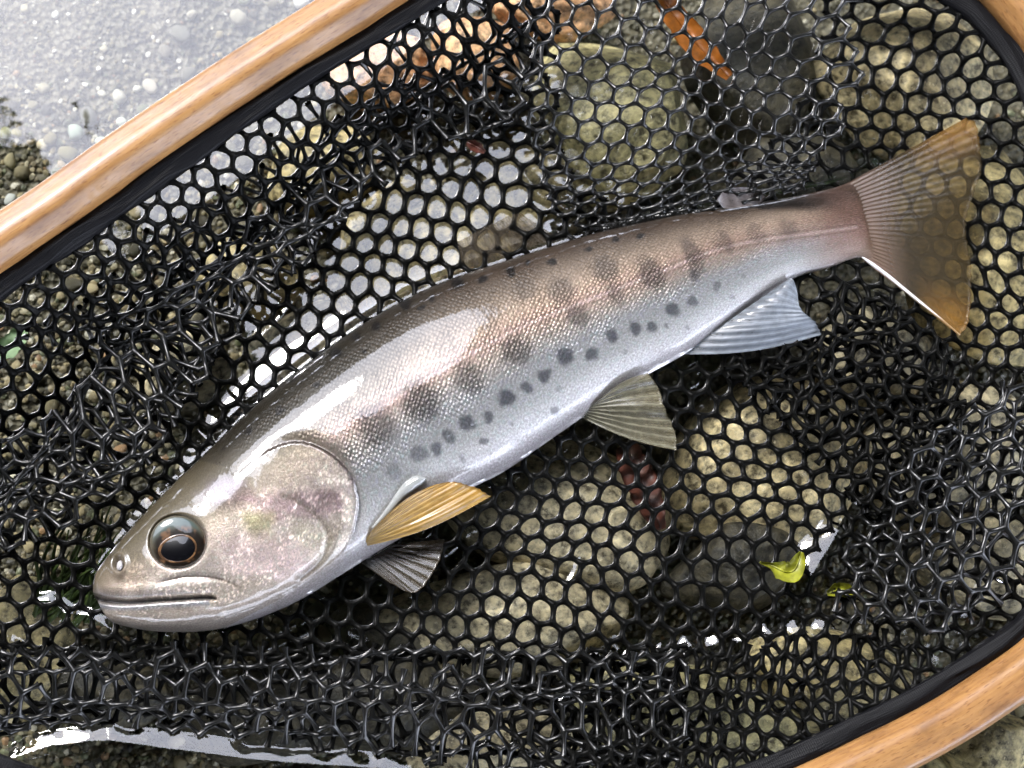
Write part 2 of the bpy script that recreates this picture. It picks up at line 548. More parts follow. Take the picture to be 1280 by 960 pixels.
S_olive = mat_stone('olive_stone', tuple(lin(76, 69, 48)), tuple(lin(142, 130, 96)), tuple(lin(184, 171, 132)))
S_tan = mat_stone('tan_stone', tuple(lin(88, 79, 60)), tuple(lin(170, 156, 122)), tuple(lin(204, 191, 158)))
S_grey = mat_stone('grey_stone', tuple(lin(78, 73, 60)), tuple(lin(150, 140, 116)), tuple(lin(186, 176, 150)))
S_green = mat_stone('green_stone', tuple(lin(64, 62, 42)), tuple(lin(136, 129, 96)), tuple(lin(178, 169, 132)))
S_pink = mat_stone('pinkish_stone', tuple(lin(120, 84, 58)), tuple(lin(176, 138, 104)), tuple(lin(205, 174, 140)))
S_hollow = mat_stone('hollow_shade_stone', tuple(lin(26, 25, 20)), tuple(lin(52, 48, 38)), tuple(lin(80, 74, 58)))  # shade of the hollows beneath the mesh put into the stone colour
STONES = [  # x, y, rx, ry, turn, top height (mm), height/half-depth (mm), material
    (690, 625, 165, 100, -20, -6, 16, S_grey), (965, 560, 150, 135, 25, -6, 18, S_tan), (640, 770, 190, 75, 5, -8, 14, S_grey),
    (530, 300, 120, 110, 30, -5, 14, S_olive), (640, 215, 85, 75, 0, -6, 12, S_olive), (775, 115, 110, 130, 20, -5, 16, S_green),
    (1165, 75, 150, 120, -15, -5, 16, S_tan), (1235, 300, 105, 160, 5, -5, 15, S_olive), (1095, 430, 90, 80, 0, -7, 12, S_grey),
    (470, 70, 80, 60, 10, -8, 12, S_pink), (590, 50, 70, 60, -20, -6, 12, S_pink), (690, -20, 90, 60, 0, -6, 12, S_pink),
    (870, 905, 160, 75, -8, -6, 14, S_green), (1060, 850, 130, 70, -25, -7, 14, S_olive), (1200, 560, 120, 100, 10, -7, 14, S_grey),
    (925, 705, 105, 62, 12, -7, 14, S_hollow), (480, 790, 80, 50, 0, -14, 12, S_hollow), (330, 880, 130, 70, 5, -13, 14, S_hollow), (950, 60, 100, 130, 10, -12, 12, S_hollow),
    (110, 860, 100, 50, -10, -13, 12, S_hollow), (490, 885, 150, 75, 4, -11, 12, S_hollow), (20, 800, 70, 90, 0, -10, 12, S_olive), (380, 420, 90, 60, 30, -9, 12, S_grey),
    (300, 330, 80, 55, -20, -9, 12, S_olive), (220, 450, 70, 55, 20, -10, 12, S_grey), (1000, 200, 90, 70, 0, -12, 12, S_hollow),
    (1240, 930, 60, 50, 0, -8, 12, S_olive), (1150, 960, 60, 40, 0, -8, 12, S_green), (600, 930, 120, 60, 0, -12, 12, S_grey),
    (400, 190, 90, 60, 20, -9, 12, S_olive), (860, 330, 120, 60, -20, -12, 12, S_grey), (1240, 700, 90, 70, 0, -9, 12, S_grey),
]
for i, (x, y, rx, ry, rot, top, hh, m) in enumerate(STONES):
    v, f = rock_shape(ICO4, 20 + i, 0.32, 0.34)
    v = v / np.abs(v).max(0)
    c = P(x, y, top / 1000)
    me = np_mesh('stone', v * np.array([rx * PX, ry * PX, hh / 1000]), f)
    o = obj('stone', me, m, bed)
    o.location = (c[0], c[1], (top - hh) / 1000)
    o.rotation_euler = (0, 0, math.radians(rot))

PAL = np.array([lin(128, 120, 92), lin(96, 92, 74), lin(160, 148, 116), lin(74, 70, 56), lin(140, 128, 98), lin(176, 168, 142), lin(108, 112, 86),
                lin(150, 120, 88), lin(205, 200, 182), lin(58, 56, 48)])
PW = np.array([.18, .18, .13, .14, .12, .06, .09, .04, .02, .04]); PW = PW / PW.sum()
SHAPES = [np_mesh('pebble', *rock_shape(ICO2, 300 + k, 0.42, 0.42)) for k in range(10)]
for me in SHAPES: me.materials.append(M_peb)


def pebble_obj(x, y, r, k, colr, lift=0.35):
    s = r * PX
    c = bed_at(np.array([float(x)]), np.array([float(y)]))[0]; z = c[2]
    o = obj('pebble', SHAPES[k % len(SHAPES)], None, bed)
    o.location = (c[0], c[1], z + s * lift)
    o.scale = (s * random.uniform(0.85, 1.25), s * random.uniform(0.75, 1.0), s * random.uniform(0.5, 0.75))
    o.rotation_euler = (random.uniform(-.3, .3), random.uniform(-.3, .3), random.uniform(0, 6.28))
    o.color = (*colr, 1)
    return o


placed = []
# pebbles one can pick out on the photograph: x, y, radius px, colour
PICK = [(150, 122, 12, (196, 192, 176)), (152, 154, 9, (200, 206, 192)), (226, 45, 15, (112, 110, 100)), (96, 168, 13, (172, 184, 170)),
        (128, 178, 11, (176, 188, 172)), (70, 20, 7, (208, 208, 200)), (206, 66, 11, (120, 114, 100)), (188, 108, 11, (190, 182, 166)),
        (14, 202, 10, (158, 150, 118)), (54, 182, 9, (204, 192, 160)), (86, 193, 13, (132, 124, 90)), (14, 250, 9, (196, 200, 196)),
        (64, 175, 9, (134, 124, 92)), (22, 168, 9, (160, 152, 110)), (78, 207, 8, (170, 152, 120)), (72, 218, 9, (104, 108, 88)),
        (8, 168, 10, (150, 150, 108)), (300, 26, 14, (176, 170, 152)), (236, 94, 12, (116, 112, 100)), (112, 148, 14, (120, 118, 108)),
        (378, 5, 12, (214, 214, 210)), (240, 20, 9, (170, 164, 148)), (42, 133, 8, (140, 132, 108)), (172, 112, 7, (206, 204, 190))]
for i, (x, y, r, c) in enumerate(PICK):
    pebble_obj(x, y, r, i, lin(*c), 0.45); placed.append((x, y, r))
tries = 0
while len(placed) < 290 and tries < 20000:
    tries += 1
    q = random.random()
    if q < 0.5: x, y, r = random.uniform(-30, 330), random.uniform(90, 700), random.uniform(5.5, 12)
    elif q < 0.68: x, y, r = random.uniform(-30, 420), random.uniform(-30, 200), random.uniform(4.5, 9)
    elif q < 0.8: x, y, r = random.uniform(1080, 1310), random.uniform(860, 990), random.uniform(6, 14)
    else: x, y, r = random.uniform(-20, 700), random.uniform(640, 980), random.uniform(6, 14)
    if all((x - a) ** 2 + (y - b) ** 2 > (0.85 * (r + c)) ** 2 for a, b, c in placed):
        pebble_obj(x, y, r, len(placed), PAL[rng.choice(len(PAL), p=PW)] * random.uniform(0.75, 1.15)); placed.append((x, y, r))


def gravel():
    n = 15000
    x = rng.uniform(-60, 1340, n * 3); y = rng.uniform(-60, 1020, n * 3)
    near = np.exp(-((x + 40) / 330) ** 2) + 0.18 + 0.5 * (y > 700)
    keep = rng.random(n * 3) < near * 0.75
    x, y = x[keep][:n], y[keep][:n]; n = len(x)
    fine = sstep(260, 60, y + 0.3 * x)          # finer sand at the upper left
    r = (rng.uniform(2.6, 7.0, n) * (1 - fine) + rng.uniform(1.5, 3.6, n) * fine) * PX
    C = bed_at(x, y)
    bases = [rock_shape(ICO1, 700 + k, 0.35, 0.3)[0] for k in range(8)]; f = ICO1[1]
    nv = len(bases[0]); V = np.zeros((n, nv, 3))
    kk = rng.integers(0, 8, n); a = rng.uniform(0, 6.28, n)
    for k in range(8): V[kk == k] = bases[k]
    V *= np.stack([rng.uniform(.85, 1.3, n), rng.uniform(.75, 1, n), rng.uniform(.5, .8, n)], 1)[:, None, :] * r[:, None, None]
    X = V[..., 0] * np.cos(a)[:, None] - V[..., 1] * np.sin(a)[:, None]; Y = V[..., 0] * np.sin(a)[:, None] + V[..., 1] * np.cos(a)[:, None]
    V[..., 0], V[..., 1] = X, Y
    C[:, 2] += r * 0.3
    V += C[:, None, :]
    F = (f[None] + (np.arange(n) * nv)[:, None, None]).reshape(-1, 3)
    me = np_mesh('gravel', V.reshape(-1, 3), F, False)
    pw = PW.copy(); pw[8] += 0.05; pw /= pw.sum()
    c = PAL[rng.choice(len(PAL), n, p=pw)] * rng.uniform(.4, 1.0, n)[:, None]
    c = c * (1 - .35 * fine)[:, None]
    glint = (rng.random(n) < 0.05) & (fine > 0.5)
    c[glint] = lin(225, 222, 212)
    add_col(me, np.repeat(c, nv, 0))
    o = obj('gravel', me, M_gravel)
    tag(o, 'fine loose gravel and coarse sand covering the stream bed', 'gravel', kind='stuff')


gravel()

# ------------------------------------------------------------------ setting: water with menisci where fish and mesh break it
RIDGES = [  # polyline of a water bulge, height mm, width px
    ([(-30, 968), (25, 948), (70, 934), (140, 927), (200, 936), (330, 952), (480, 962), (620, 978)], 4.2, 22),
    ([(1002, 768), (1006, 742), (1022, 708), (1040, 680), (1054, 652)], 5.0, 30),
    ([(36, 757), (62, 752), (84, 768), (74, 792)], 2, 13), ([(84, 768), (112, 772), (134, 786), (158, 806)], 2, 13), ([(150, 806), (142, 826)], 2, 11), ([(8, 800), (30, 812)], 2, 10),
    ([(1225, 772), (1236, 745), (1243, 722)], 3.5, 22), ([(10, 835), (24, 800)], 1.8, 6), ([(160, 815), (138, 838)], 1.8, 6),
    ([(495, 620), (512, 604), (532, 598)], 1.6, 16),
    ([(1068, 640), (1080, 622)], 1.4, 5), ([(1097, 596), (1102, 590)], 1.4, 5),
    ([(705, 745), (722, 718), (728, 700)], 1.2, 10),
    ([(320, 430), (350, 400), (372, 372)], 1.4, 12), ([(200, 575), (188, 600)], 1.6, 8),
    ([(650, 210), (675, 245), (720, 268)], 1.5, 9),
]
for hx, hy in [(748, 832), (788, 828), (826, 822), (858, 815), (892, 808), (926, 804), (958, 800), (994, 796), (1028, 790), (735, 878), (705, 885)]:
    RIDGES.append(([(hx, hy + 22), (hx + 2, hy), (hx + 12, hy - 10)], 3.0, 17))


def water_h(x, y):
    z = 0.00035 * fbm(x / 260, y / 260, 2) + 0.00010 * vn(x / 60, y / 60, 4)
    d, _ = dist_poly(x, y, FISH_POLY, True)
    ins = inside(x, y, FISH_POLY)
    d = np.where(ins, 0, d)
    w = sstep(150, 330, x)                    # the head stands clear of the water
    z = z + 0.0030 * np.exp(-d / 26) * (0.35 + 0.65 * w)
    for pts, h, wd in RIDGES:
        px_ = np.array(pts)
        m = (x > px_[:, 0].min() - 60) & (x < px_[:, 0].max() + 60) & (y > px_[:, 1].min() - 60) & (y < px_[:, 1].max() + 60)
        if m.any():
            dd, t = dist_poly(x[m], y[m], pts)
            e_ = sstep(0, .12, t) * sstep(1, .88, t)
            q_ = np.clip(1 - dd / (wd * (0.45 + 0.55 * e_) * (1 + 0.25 * vn(x[m] / 25, y[m] / 25, 5))), 0, 1)
            z[m] += 0.44 * wd * PX * q_ * (1 - 0.25 * q_) * (0.3 + 0.7 * e_)
    return z


NXW, NYW = 520, 400
gx = np.linspace(-60, 1340, NXW); gy = np.linspace(-60, 1020, NYW)
ext = np.array([0.04, 0.15, 0.5, 1.5, 5, 15, 40]) / PX
ax_ = np.concatenate([-60 - ext[::-1], gx, 1340 + ext]); ay_ = np.concatenate([-60 - ext[::-1], gy, 1020 + ext])
WX, WY = np.meshgrid(ax_, ay_, indexing='ij')
edge = sstep(0, 60, WX + 60) * sstep(0, 60, 1340 - WX) * sstep(0, 60, WY + 60) * sstep(0, 60, 1020 - WY)
WZ = water_h(np.clip(WX, -60, 1340).ravel(), np.clip(WY, -60, 1020).ravel()).reshape(WX.shape) * edge
inner = (edge > 0)
XY = np.stack([(WX - 640) * PX, (480 - WY) * PX, WZ], -1)
Wp = P(np.clip(WX, -60, 1340), np.clip(WY, -60, 1020), 0.0)
XY[..., 0] = Wp[..., 0] + (WX - np.clip(WX, -60, 1340)) * PX
XY[..., 1] = Wp[..., 1] - (WY - np.clip(WY, -60, 1020)) * PX
water = obj('water', np_mesh('water', XY.reshape(-1, 3), grid_faces(len(ax_), len(ay_))), M_water)
tag(water, kind='structure')

# ------------------------------------------------------------------ setting: unseen trees, crowns shaped to control sky light and reflections
HOLE = [(-1.0, 0.26), (-0.62, 0.34), (-0.42, 0.44), (-0.33, 0.455), (-0.262, 0.395), (-0.20, 0.325), (-0.12, 0.30), (-0.02, 0.33), (0.02, 0.5), (0.02, 0.75), (-0.15, 1.15), (-0.7, 1.35), (-1.15, 1.0), (-1.2, 0.6)]  # outline of the leaf gap, shaped to place the sky reflections
M_leaf = mat_plain('tree_leaf', lin(58, 74, 38), 0.5, 0.0, var=0.3, scale=3, trans=0.3)
M_bark = mat_plain('tree_bark', lin(74, 62, 48), 0.8, 0.0, var=0.4, scale=20)


def tube_rings(path, radii, sides=8):
    path = np.asarray(path, float); n = len(path)
    d = np.gradient(path, axis=0); d /= np.linalg.norm(d, axis=1)[:, None] + 1e-12
    ref = np.array([0, 0, 1.0]); ref = np.where(np.abs(d @ ref)[:, None] > 0.9, np.array([1.0, 0, 0]), ref)
    u = np.cross(d, ref); u /= np.linalg.norm(u, axis=1)[:, None]
    w = np.cross(d, u)
    a = np.linspace(0, 2 * math.pi, sides, endpoint=False)
    R = np.asarray(radii, float)[:, None, None]
    V = path[:, None, :] + R * (np.cos(a)[None, :, None] * u[:, None, :] + np.sin(a)[None, :, None] * w[:, None, :])
    return V.reshape(-1, 3), grid_faces(n, sides, False, True)


def canopy():
    def sample(n, smax):
        az = rng.uniform(0, 2 * math.pi, n); cz = rng.uniform(0.05, 1, n)
        d = np.stack([np.sqrt(1 - cz ** 2) * np.cos(az), np.sqrt(1 - cz ** 2) * np.sin(az), cz], 1)
        tx, ty = d[:, 0] / cz, d[:, 1] / cz
        m = ~inside(tx + 0.02 * vn(tx * 22, ty * 22, 1), ty + 0.02 * vn(tx * 22, ty * 22, 2), HOLE)
        e, _ = dist_poly(tx, ty, HOLE, True)
        m &= e > smax * 0.5 / 7.0
        a2 = np.degrees(az); a2 = np.where(a2 > 180, a2 - 360, a2)
        m &= ~((a2 > -85 + 8 * vn(cz * 9, az * 3, 3)) & (a2 < 25 + 8 * vn(cz * 9, az * 3, 4)) & (cz < 0.33 + 0.07 * vn(az * 6, cz * 2, 5)))     # low gap opened in the leaves to light belly and fins
        return d[m], e[m]
    d1, e1 = sample(30000, 0.5); s1 = rng.uniform(0.3, 0.55, len(d1))
    d2, e2 = sample(90000, 0.14); k = e2 < 0.16; d2 = d2[k]; s2 = rng.uniform(0.07, 0.14, len(d2))
    d = np.vstack([d1, d2]); s = np.concatenate([s1, s2])
    r = rng.uniform(6.2, 8.2, len(d)); c = d * r[:, None]
    n = d + rng.normal(0, 0.45, d.shape); n /= np.linalg.norm(n, axis=1)[:, None]
    t = np.cross(n, rng.normal(size=d.shape)); t /= np.linalg.norm(t, axis=1)[:, None]
    b = np.cross(n, t)
    hs = (s / 2)[:, None]
    Q = np.stack([c - t * hs, c + b * hs * 0.7, c + t * hs, c - b * hs * 0.7], 1)
    sec = np.floor(((np.arctan2(c[:, 1], c[:, 0]) + math.pi) / (2 * math.pi)) * 4).astype(int) % 4
    names = ['out-of-view leafy tree added to darken reflections, lower left', 'out-of-view leafy tree added to shape the light, lower right',
             'out-of-view leafy tree added to darken reflections, upper right', 'out-of-view leafy tree with its crown shaped round the gap of sky, upper left']
    for k in range(4):
        ang = (k + 0.5) * math.pi / 2 - math.pi
        base = np.array([math.cos(ang) * 7.6, math.sin(ang) * 7.6, -0.1])
        root = empty('light_shaping_tree', tuple(base)); tag(root, names[k], 'tree', 'unseen trees shaping the light')
        q = Q[sec == k].reshape(-1, 3)
        cr = obj('crown', np_mesh('crown', q - base, np.arange(len(q)).reshape(-1, 4), False), M_leaf, root)
        z = np.linspace(0, 6.5, 9)
        path = np.stack([-math.cos(ang) * 0.06 * z ** 1.9 * 0.9, -math.sin(ang) * 0.06 * z ** 1.9 * 0.9, z], 1)
        V, F = tube_rings(path, np.linspace(0.26, 0.07, 9), 10)
        obj('trunk', np_mesh('trunk', V, F), M_bark, root)


canopy()

# ------------------------------------------------------------------ landing net: hoop, binding, mesh bag
net = empty('landing_net', (0, 0, 0))
tag(net, 'wooden hooped landing net with black rubber mesh bag holding the trout', 'landing net')


def sweep(px_path, prof, zfun, wob=0.0):
    """sweep a profile (outward mm, up mm) round a closed photo-pixel path"""
    z = zfun(px_path[:, 0], px_path[:, 1])
    c = P(px_path[:, 0], px_path[:, 1], z)
    n = len(c)
    d = np.roll(c, -1, 0) - np.roll(c, 1, 0); d /= np.linalg.norm(d, axis=1)[:, None]
    nn = np.cross(d, np.array([0, 0, 1.0])); nn /= np.linalg.norm(nn, axis=1)[:, None]
    if ((c - c.mean(0)) * nn).sum() < 0: nn = -nn
    prof = np.asarray(prof, float) / 1000
    V = c[:, None, :] + prof[None, :, 0, None] * nn[:, None, :] + prof[None, :, 1, None] * np.array([0, 0, 1.0])
    if wob:
        s = np.arange(n)[:, None]; k = np.arange(len(prof))[None, :]
        V += (wob / 1000 * (fbm(s / 7.0, k / 3.0, 3) + 0.6 * vn(s / 22.0, k / 9.0 + 5, 4)))[..., None] * (nn[:, None, :] * 0.8 + np.array([0, 0, 0.8]))
    L = np.concatenate([[0], np.cumsum(np.linalg.norm(np.diff(c, axis=0), axis=1))])
    per = np.concatenate([[0], np.cumsum(np.linalg.norm(np.diff(prof, axis=0), axis=1))])
    uv = np.stack(np.broadcast_arrays(L[:, None], per[None, :]), -1).reshape(-1, 2)
    return V.reshape(-1, 3), grid_faces(n, len(prof), True, True), uv


def round_prof(pts, n):
    return resample(spline(resample(pts, 40, True), 160, True), n, True)


PW_ = round_prof([(7.6, -3.0), (7.8, 1.5), (6.4, 4.2), (0.5, 5.6), (-2.2, 5.2), (-5.6, 1.6), (-6.0, -2.6), (-3, -4.4), (4, -4.4)], 44)
PW_[:, 0] = PW_[:, 0] * 0.88 - 0.3
V, F, uv = sweep(HOOP_PX, PW_, hoop_z)
me = np_mesh('hoop', V, F); add_uv(me, uv)
obj('hoop', me, M_wood, net)
BP = round_prof([(4.0, 0), (3.0, 2.0), (0, 2.4), (-3.0, 1.4), (-3.6, -0.6), (-2, -2.2), (2, -2.4)], 26)
BP = BP * np.array([0.8, 0.85])
BAND_C = HOOP_PX - HN * 41
V, F, uv = sweep(BAND_C, BP, lambda x, y: hoop_z(x, y) - 0.0022, wob=1.0)
me = np_mesh('binding', V, F); add_uv(me, uv)
obj('binding', me, M_band, net)

TH = 0.00070   # thread radius


def hexsheet(box, pitch, rot, warp, zfun, keep, r=TH, jit=0.06, seed=0, flare=1.8):
    """hexagonal mesh in photo-pixel space -> tubes. warp(x,y)->(x,y) px, zfun(x,y)->height, keep(x,y)->mask"""
    lr = np.random.default_rng(900 + seed)
    x0, y0, x1, y1 = box
    cx, cy = (x0 + x1) / 2, (y0 + y1) / 2
    R = pitch / math.sqrt(3)
    ext = math.hypot(x1 - x0, y1 - y0) / 2 + 60
    ni = int(ext / pitch) + 2; nj = int(ext / (R * 1.5)) + 2
    i, j = np.meshgrid(np.arange(-ni, ni + 1), np.arange(-nj, nj + 1), indexing='ij')
    hx = (i + 0.5 * (j % 2)) * pitch; hy = j * R * 1.5
    # two nodes per cell: top and upper-left ... use nodes A (hx, hy+R/2... )
    A = np.stack([hx, hy + R], -1); B = np.stack([hx, hy - R], -1)
    nA = A.reshape(-1, 2); nB = B.reshape(-1, 2)
    N = np.vstack([nA, nB]); offB = len(nA)
    idx = np.arange(nA.shape[0]).reshape(i.shape)
    E = []
    # A(i,j) (bottom tip of hex j at y+R) joins B of cells in row j+1 (their top-left/right) and B of row j+2 straight below
    odd = (j % 2)
    def link(di, dj, mask):
        ii = i + di; jj = j + dj
        ok = mask & (ii >= -ni) & (ii <= ni) & (jj >= -nj) & (jj <= nj)
        a = idx[ok]; b = idx[(ii + ni)[ok], (jj + nj)[ok]] + offB
        E.append(np.stack([a, b], 1))
    # cells of row j+1 to the lower left and lower right have centre y = hy+1.5R, their B node y = hy+0.5R
    link(0, 1, odd == 0); link(-1, 1, odd == 0); link(0, 1, odd == 1); link(1, 1, odd == 1)
    link(0, 2, np.ones_like(odd, bool))
    # row j+2 cell B sits at hy+2R ; join A (hy+R) -> B (hy+2R)
    E = np.vstack(E)
    N = N + lr.normal(0, jit * R, N.shape)
    c, s = math.cos(rot), math.sin(rot)
    N = np.stack([N[:, 0] * c - N[:, 1] * s + cx, N[:, 0] * s + N[:, 1] * c + cy], 1)
    p0, p1 = N[E[:, 0]], N[E[:, 1]]
    T = np.array([0, 0.2, 0.4, 0.6, 0.8, 1.0]); RR = np.array([flare, 1 + (flare - 1) * .28, 1.0, 1.0, 1 + (flare - 1) * .28, flare])
    pts = p0[:, None, :] * (1 - T)[None, :, None] + p1[:, None, :] * T[None, :, None]
    sh = pts.shape[:2]
    X, Y = pts[..., 0].ravel(), pts[..., 1].ravel()
    wx, wy = warp(X, Y)
    k = keep(wx, wy).reshape(sh).all(1)
    z = zfun(wx, wy)
    W = P(wx, wy, z).reshape(*sh, 3)[k]
    d = np.gradient(W, axis=1); d /= np.linalg.norm(d, axis=2)[..., None] + 1e-12
    u = np.cross(d, np.array([0, 0, 1.0])); u /= np.linalg.norm(u, axis=2)[..., None] + 1e-9
    w = np.cross(u, d)
    a = np.linspace(0, 2 * math.pi, 6, endpoint=False)
    rad = (r * RR)[None, :, None, None]
    Vt = W[:, :, None, :] + rad * (np.cos(a)[None, None, :, None] * u[:, :, None, :] + 0.9 * np.sin(a)[None, None, :, None] * w[:, :, None, :])
    ne = len(W)
    F = grid_faces(len(T), 6, False, True)
    F = (F[None] + (np.arange(ne) * len(T) * 6)[:, None, None]).reshape(-1, 4)
    return Vt.reshape(-1, 3), F


def zrim(x, y, base, w=150.0):
    """blend a sheet's height up to the binding near the hoop"""
    d, _ = dist_poly(x, y, BAND_PX[::4], True)
    t = sstep(0, w, d)
    return (hoop_z(x, y) - 0.003) * (1 - t) + base * t


def press(x, y):
    """the fish weighs the mesh down"""
    d, _ = dist_poly(x, y, FISH_POLY, True)
    return -0.012 * np.where(inside(x, y, FISH_POLY), sstep(0, 30, d), 0)


def afloat(x, y, z):
    """the floor of the bag rides on the raised water beside the fish"""
    out = ~inside(x, y, FISH_POLY)
    near = out & (dist_poly(x, y, FISH_POLY, True)[0] < 90) & (y < 735 - (x - 113) * 0.48) & (x > 200) & (x < 980)
    zz = z.copy()
    zz[near] = np.maximum(z[near], water_h(x[near], y[near]) + 0.0003)
    return zz


NV, NF = [], []          # loose folds standing out of the water
WV, WF = [], []          # bag floor in the water


def add_sheet(*a, **k):
    vl, fl = (WV, WF) if k.pop('wet', False) else (NV, NF)
    if vl is WV: k['flare'] = 1.7
    else: k['r'] = k.get('r', TH) * 0.84; k['jit'] = 0.03
    v, f = hexsheet(*a, **k)
    fl.append(f + sum(len(q) for q in vl)); vl.append(v)


def wnoise(amp, wl, seed):
    return lambda x, y: (x + amp * fbm(x / wl, y / wl, seed, 2), y + amp * fbm(x / wl + 31, y / wl + 17, seed + 2, 2))


ATTACH = HOOP_PX - HN * 40
def fold(amp, wl, seed):
    return lambda x, y: (x + amp * vn(x / wl, y / wl, seed), y + amp * vn(x / wl + 31, y / wl + 17, seed + 2))


def pleat(amp, wl, ang, ph, amp2, wl2, seed):
    """parallel gathers across direction ang plus a gentle wander"""
    ca, sa = math.cos(ang), math.sin(ang)
    def f(x, y):
        s_ = x * ca + y * sa + 26 * vn(x / 170, y / 170, seed)
        d = amp * np.sin(2 * math.pi * s_ / wl + ph)
        return x + d * ca + amp2 * vn(x / wl2, y / wl2, seed + 1), y + d * sa + amp2 * vn(x / wl2 + 13, y / wl2 + 5, seed + 2)
    return f


in_band = lambda x, y: inside(x, y, ATTACH[::3])
TOPWALL = [(640, -60), (1075, -60), (1090, 90), (1050, 170), (1010, 235), (880, 265), (740, 290), (690, 270), (655, 200)]
TOPHOLE = [(700, -60), (1010, -60), (1020, 90), (985, 160), (900, 230), (780, 250), (720, 230), (700, 160)]
WLINE = RIDGES[0][0]
sink = lambda x, y: sstep(10, 95, dist_poly(x, y, WLINE)[0])
BOTTOM = [(-60, 790), (150, 800), (420, 800), (720, 812), (860, 800), (860, 1010), (600, 968), (480, 948), (330, 934), (200, 916), (140, 906), (70, 912), (-60, 948)]
UPLEFT = [(-60, 420), (130, 330), (330, 170), (560, -30), (700, -60), (690, 60), (640, 160), (545, 185), (450, 255), (370, 345), (285, 440), (185, 585), (115, 650), (60, 680), (-60, 700), (-60, 560), (60, 520), (120, 440)]

# floor of the bag under the fish
add_sheet((-120, -120, 1400, 1080), 29.5, 0.12, wnoise(16, 150, 0),
          lambda x, y: afloat(x, y, zrim(x, y, 0.0012 + 0.0016 * fbm(x / 90, y / 90, 1) + press(x, y), np.where(x > 1000, 60.0, 150.0))),
          lambda x, y: in_band(x, y) & ~inside(x, y, TOPHOLE) & ~((y > 838 + 12 * vn(x / 40, y / 40, 3)) & (x < 640)), seed=1, wet=True)
# crumpled wall at the upper left: two loose layers over the floor
add_sheet((-120, -120, 800, 760), 35, 0.5, pleat(16, 118, 0.95, 0.4, 24, 150, 3),
          lambda x, y: zrim(x, y, 0.0055 + 0.003 * fbm(x / 70, y / 70, 2), 90),
          lambda x, y: in_band(x, y) & inside(x, y, UPLEFT), r=TH * 0.92, seed=2)
add_sheet((-120, -120, 800, 760), 37, -0.3, pleat(18, 135, 0.75, 2.0, 26, 140, 5),
          lambda x, y: zrim(x, y, 0.008 + 0.004 * fbm(x / 60, y / 60, 4), 90),
          lambda x, y: in_band(x, y) & inside(x, y, UPLEFT) & (dist_poly(x, y, BAND_PX[::4], True)[0] > 45), r=TH * 0.92, seed=3)


add_sheet((-120, -120, 800, 760), 40, 0.1, pleat(17, 150, 1.15, 4.0, 26, 150, 6),
          lambda x, y: zrim(x, y, 0.0105 + 0.004 * fbm(x / 80, y / 80, 1), 90),
          lambda x, y: in_band(x, y) & inside(x, y, UPLEFT) & (dist_poly(x, y, BAND_PX[::4], True)[0] > 80), r=TH * 0.95, seed=12)


# steep wall behind the back of the fish: rows crowd together towards the fish
def top_warp(x, y):
    yb = np.interp(x, [600, 740, 860, 975, 1100], [322, 296, 270, 250, 205])
    w = np.clip(yb - y, 0, 2000)
    d = 330 * (w / 430) ** 1.45
    return x + 26 * vn(x / 160, y / 160, 3) + 0.10 * d, yb - d + 10 * fbm(x / 90, y / 90, 6, 2)


add_sheet((560, -420, 1160, 330), 32, 0.22, top_warp,
          lambda x, y: zrim(x, y, 0.004 + 0.020 * sstep(300, 120, y + 0.12 * (900 - x)) + 0.003 * fbm(x / 80, y / 80, 5), 60),
          lambda x, y: in_band(x, y) & inside(x, y, TOPWALL), r=TH * 0.85, seed=4)
# doubled fold under the anal fin
FOLD = [(880, 450), (960, 440), (1040, 400), (1010, 340), (1110, 370), (1180, 420), (1215, 520), (1180, 640), (1090, 650), (1000, 560), (930, 490)]
add_sheet((840, 320, 1260, 700), 25, 0.7, wnoise(14, 70, 2), lambda x, y: 0.0035 + 0.0015 * fbm(x / 50, y / 50, 3),
          lambda x, y: inside(x, y, FOLD), r=TH * 0.85, seed=5, wet=True)
add_sheet((840, 320, 1260, 700), 27, 0.35, wnoise(18, 60, 4), lambda x, y: 0.005 + 0.0015 * fbm(x / 40, y / 40, 6),
          lambda x, y: inside(x, y, FOLD), r=TH * 0.8, seed=6, wet=True)
# loose fold standing out of the water at the lower right
LOWR = [(1320, 430), (1240, 480), (1160, 540), (1100, 600), (1072, 652), (1040, 722), (1034, 772), (1100, 790), (1180, 800), (1320, 720)]
add_sheet((980, 400, 1360, 840), 40, 0.3, fold(14, 130, 1), lambda x, y: zrim(x, y, 0.002 + (0.009 + 0.004 * fbm(x / 70, y / 70, 2)) * sstep(15, 110, dist_poly(x, y, RIDGES[1][0])[0]), 60),
          lambda x, y: in_band(x, y) & inside(x, y, LOWR), r=TH, seed=7)
add_sheet((980, 400, 1360, 840), 34, 0.9, fold(20, 110, 6), lambda x, y: zrim(x, y, 0.001 + (0.005 + 0.003 * fbm(x / 60, y / 60, 1)) * sstep(15, 110, dist_poly(x, y, RIDGES[1][0])[0]), 60),
          lambda x, y: in_band(x, y) & inside(x, y, LOWR), r=TH * 0.85, seed=8)
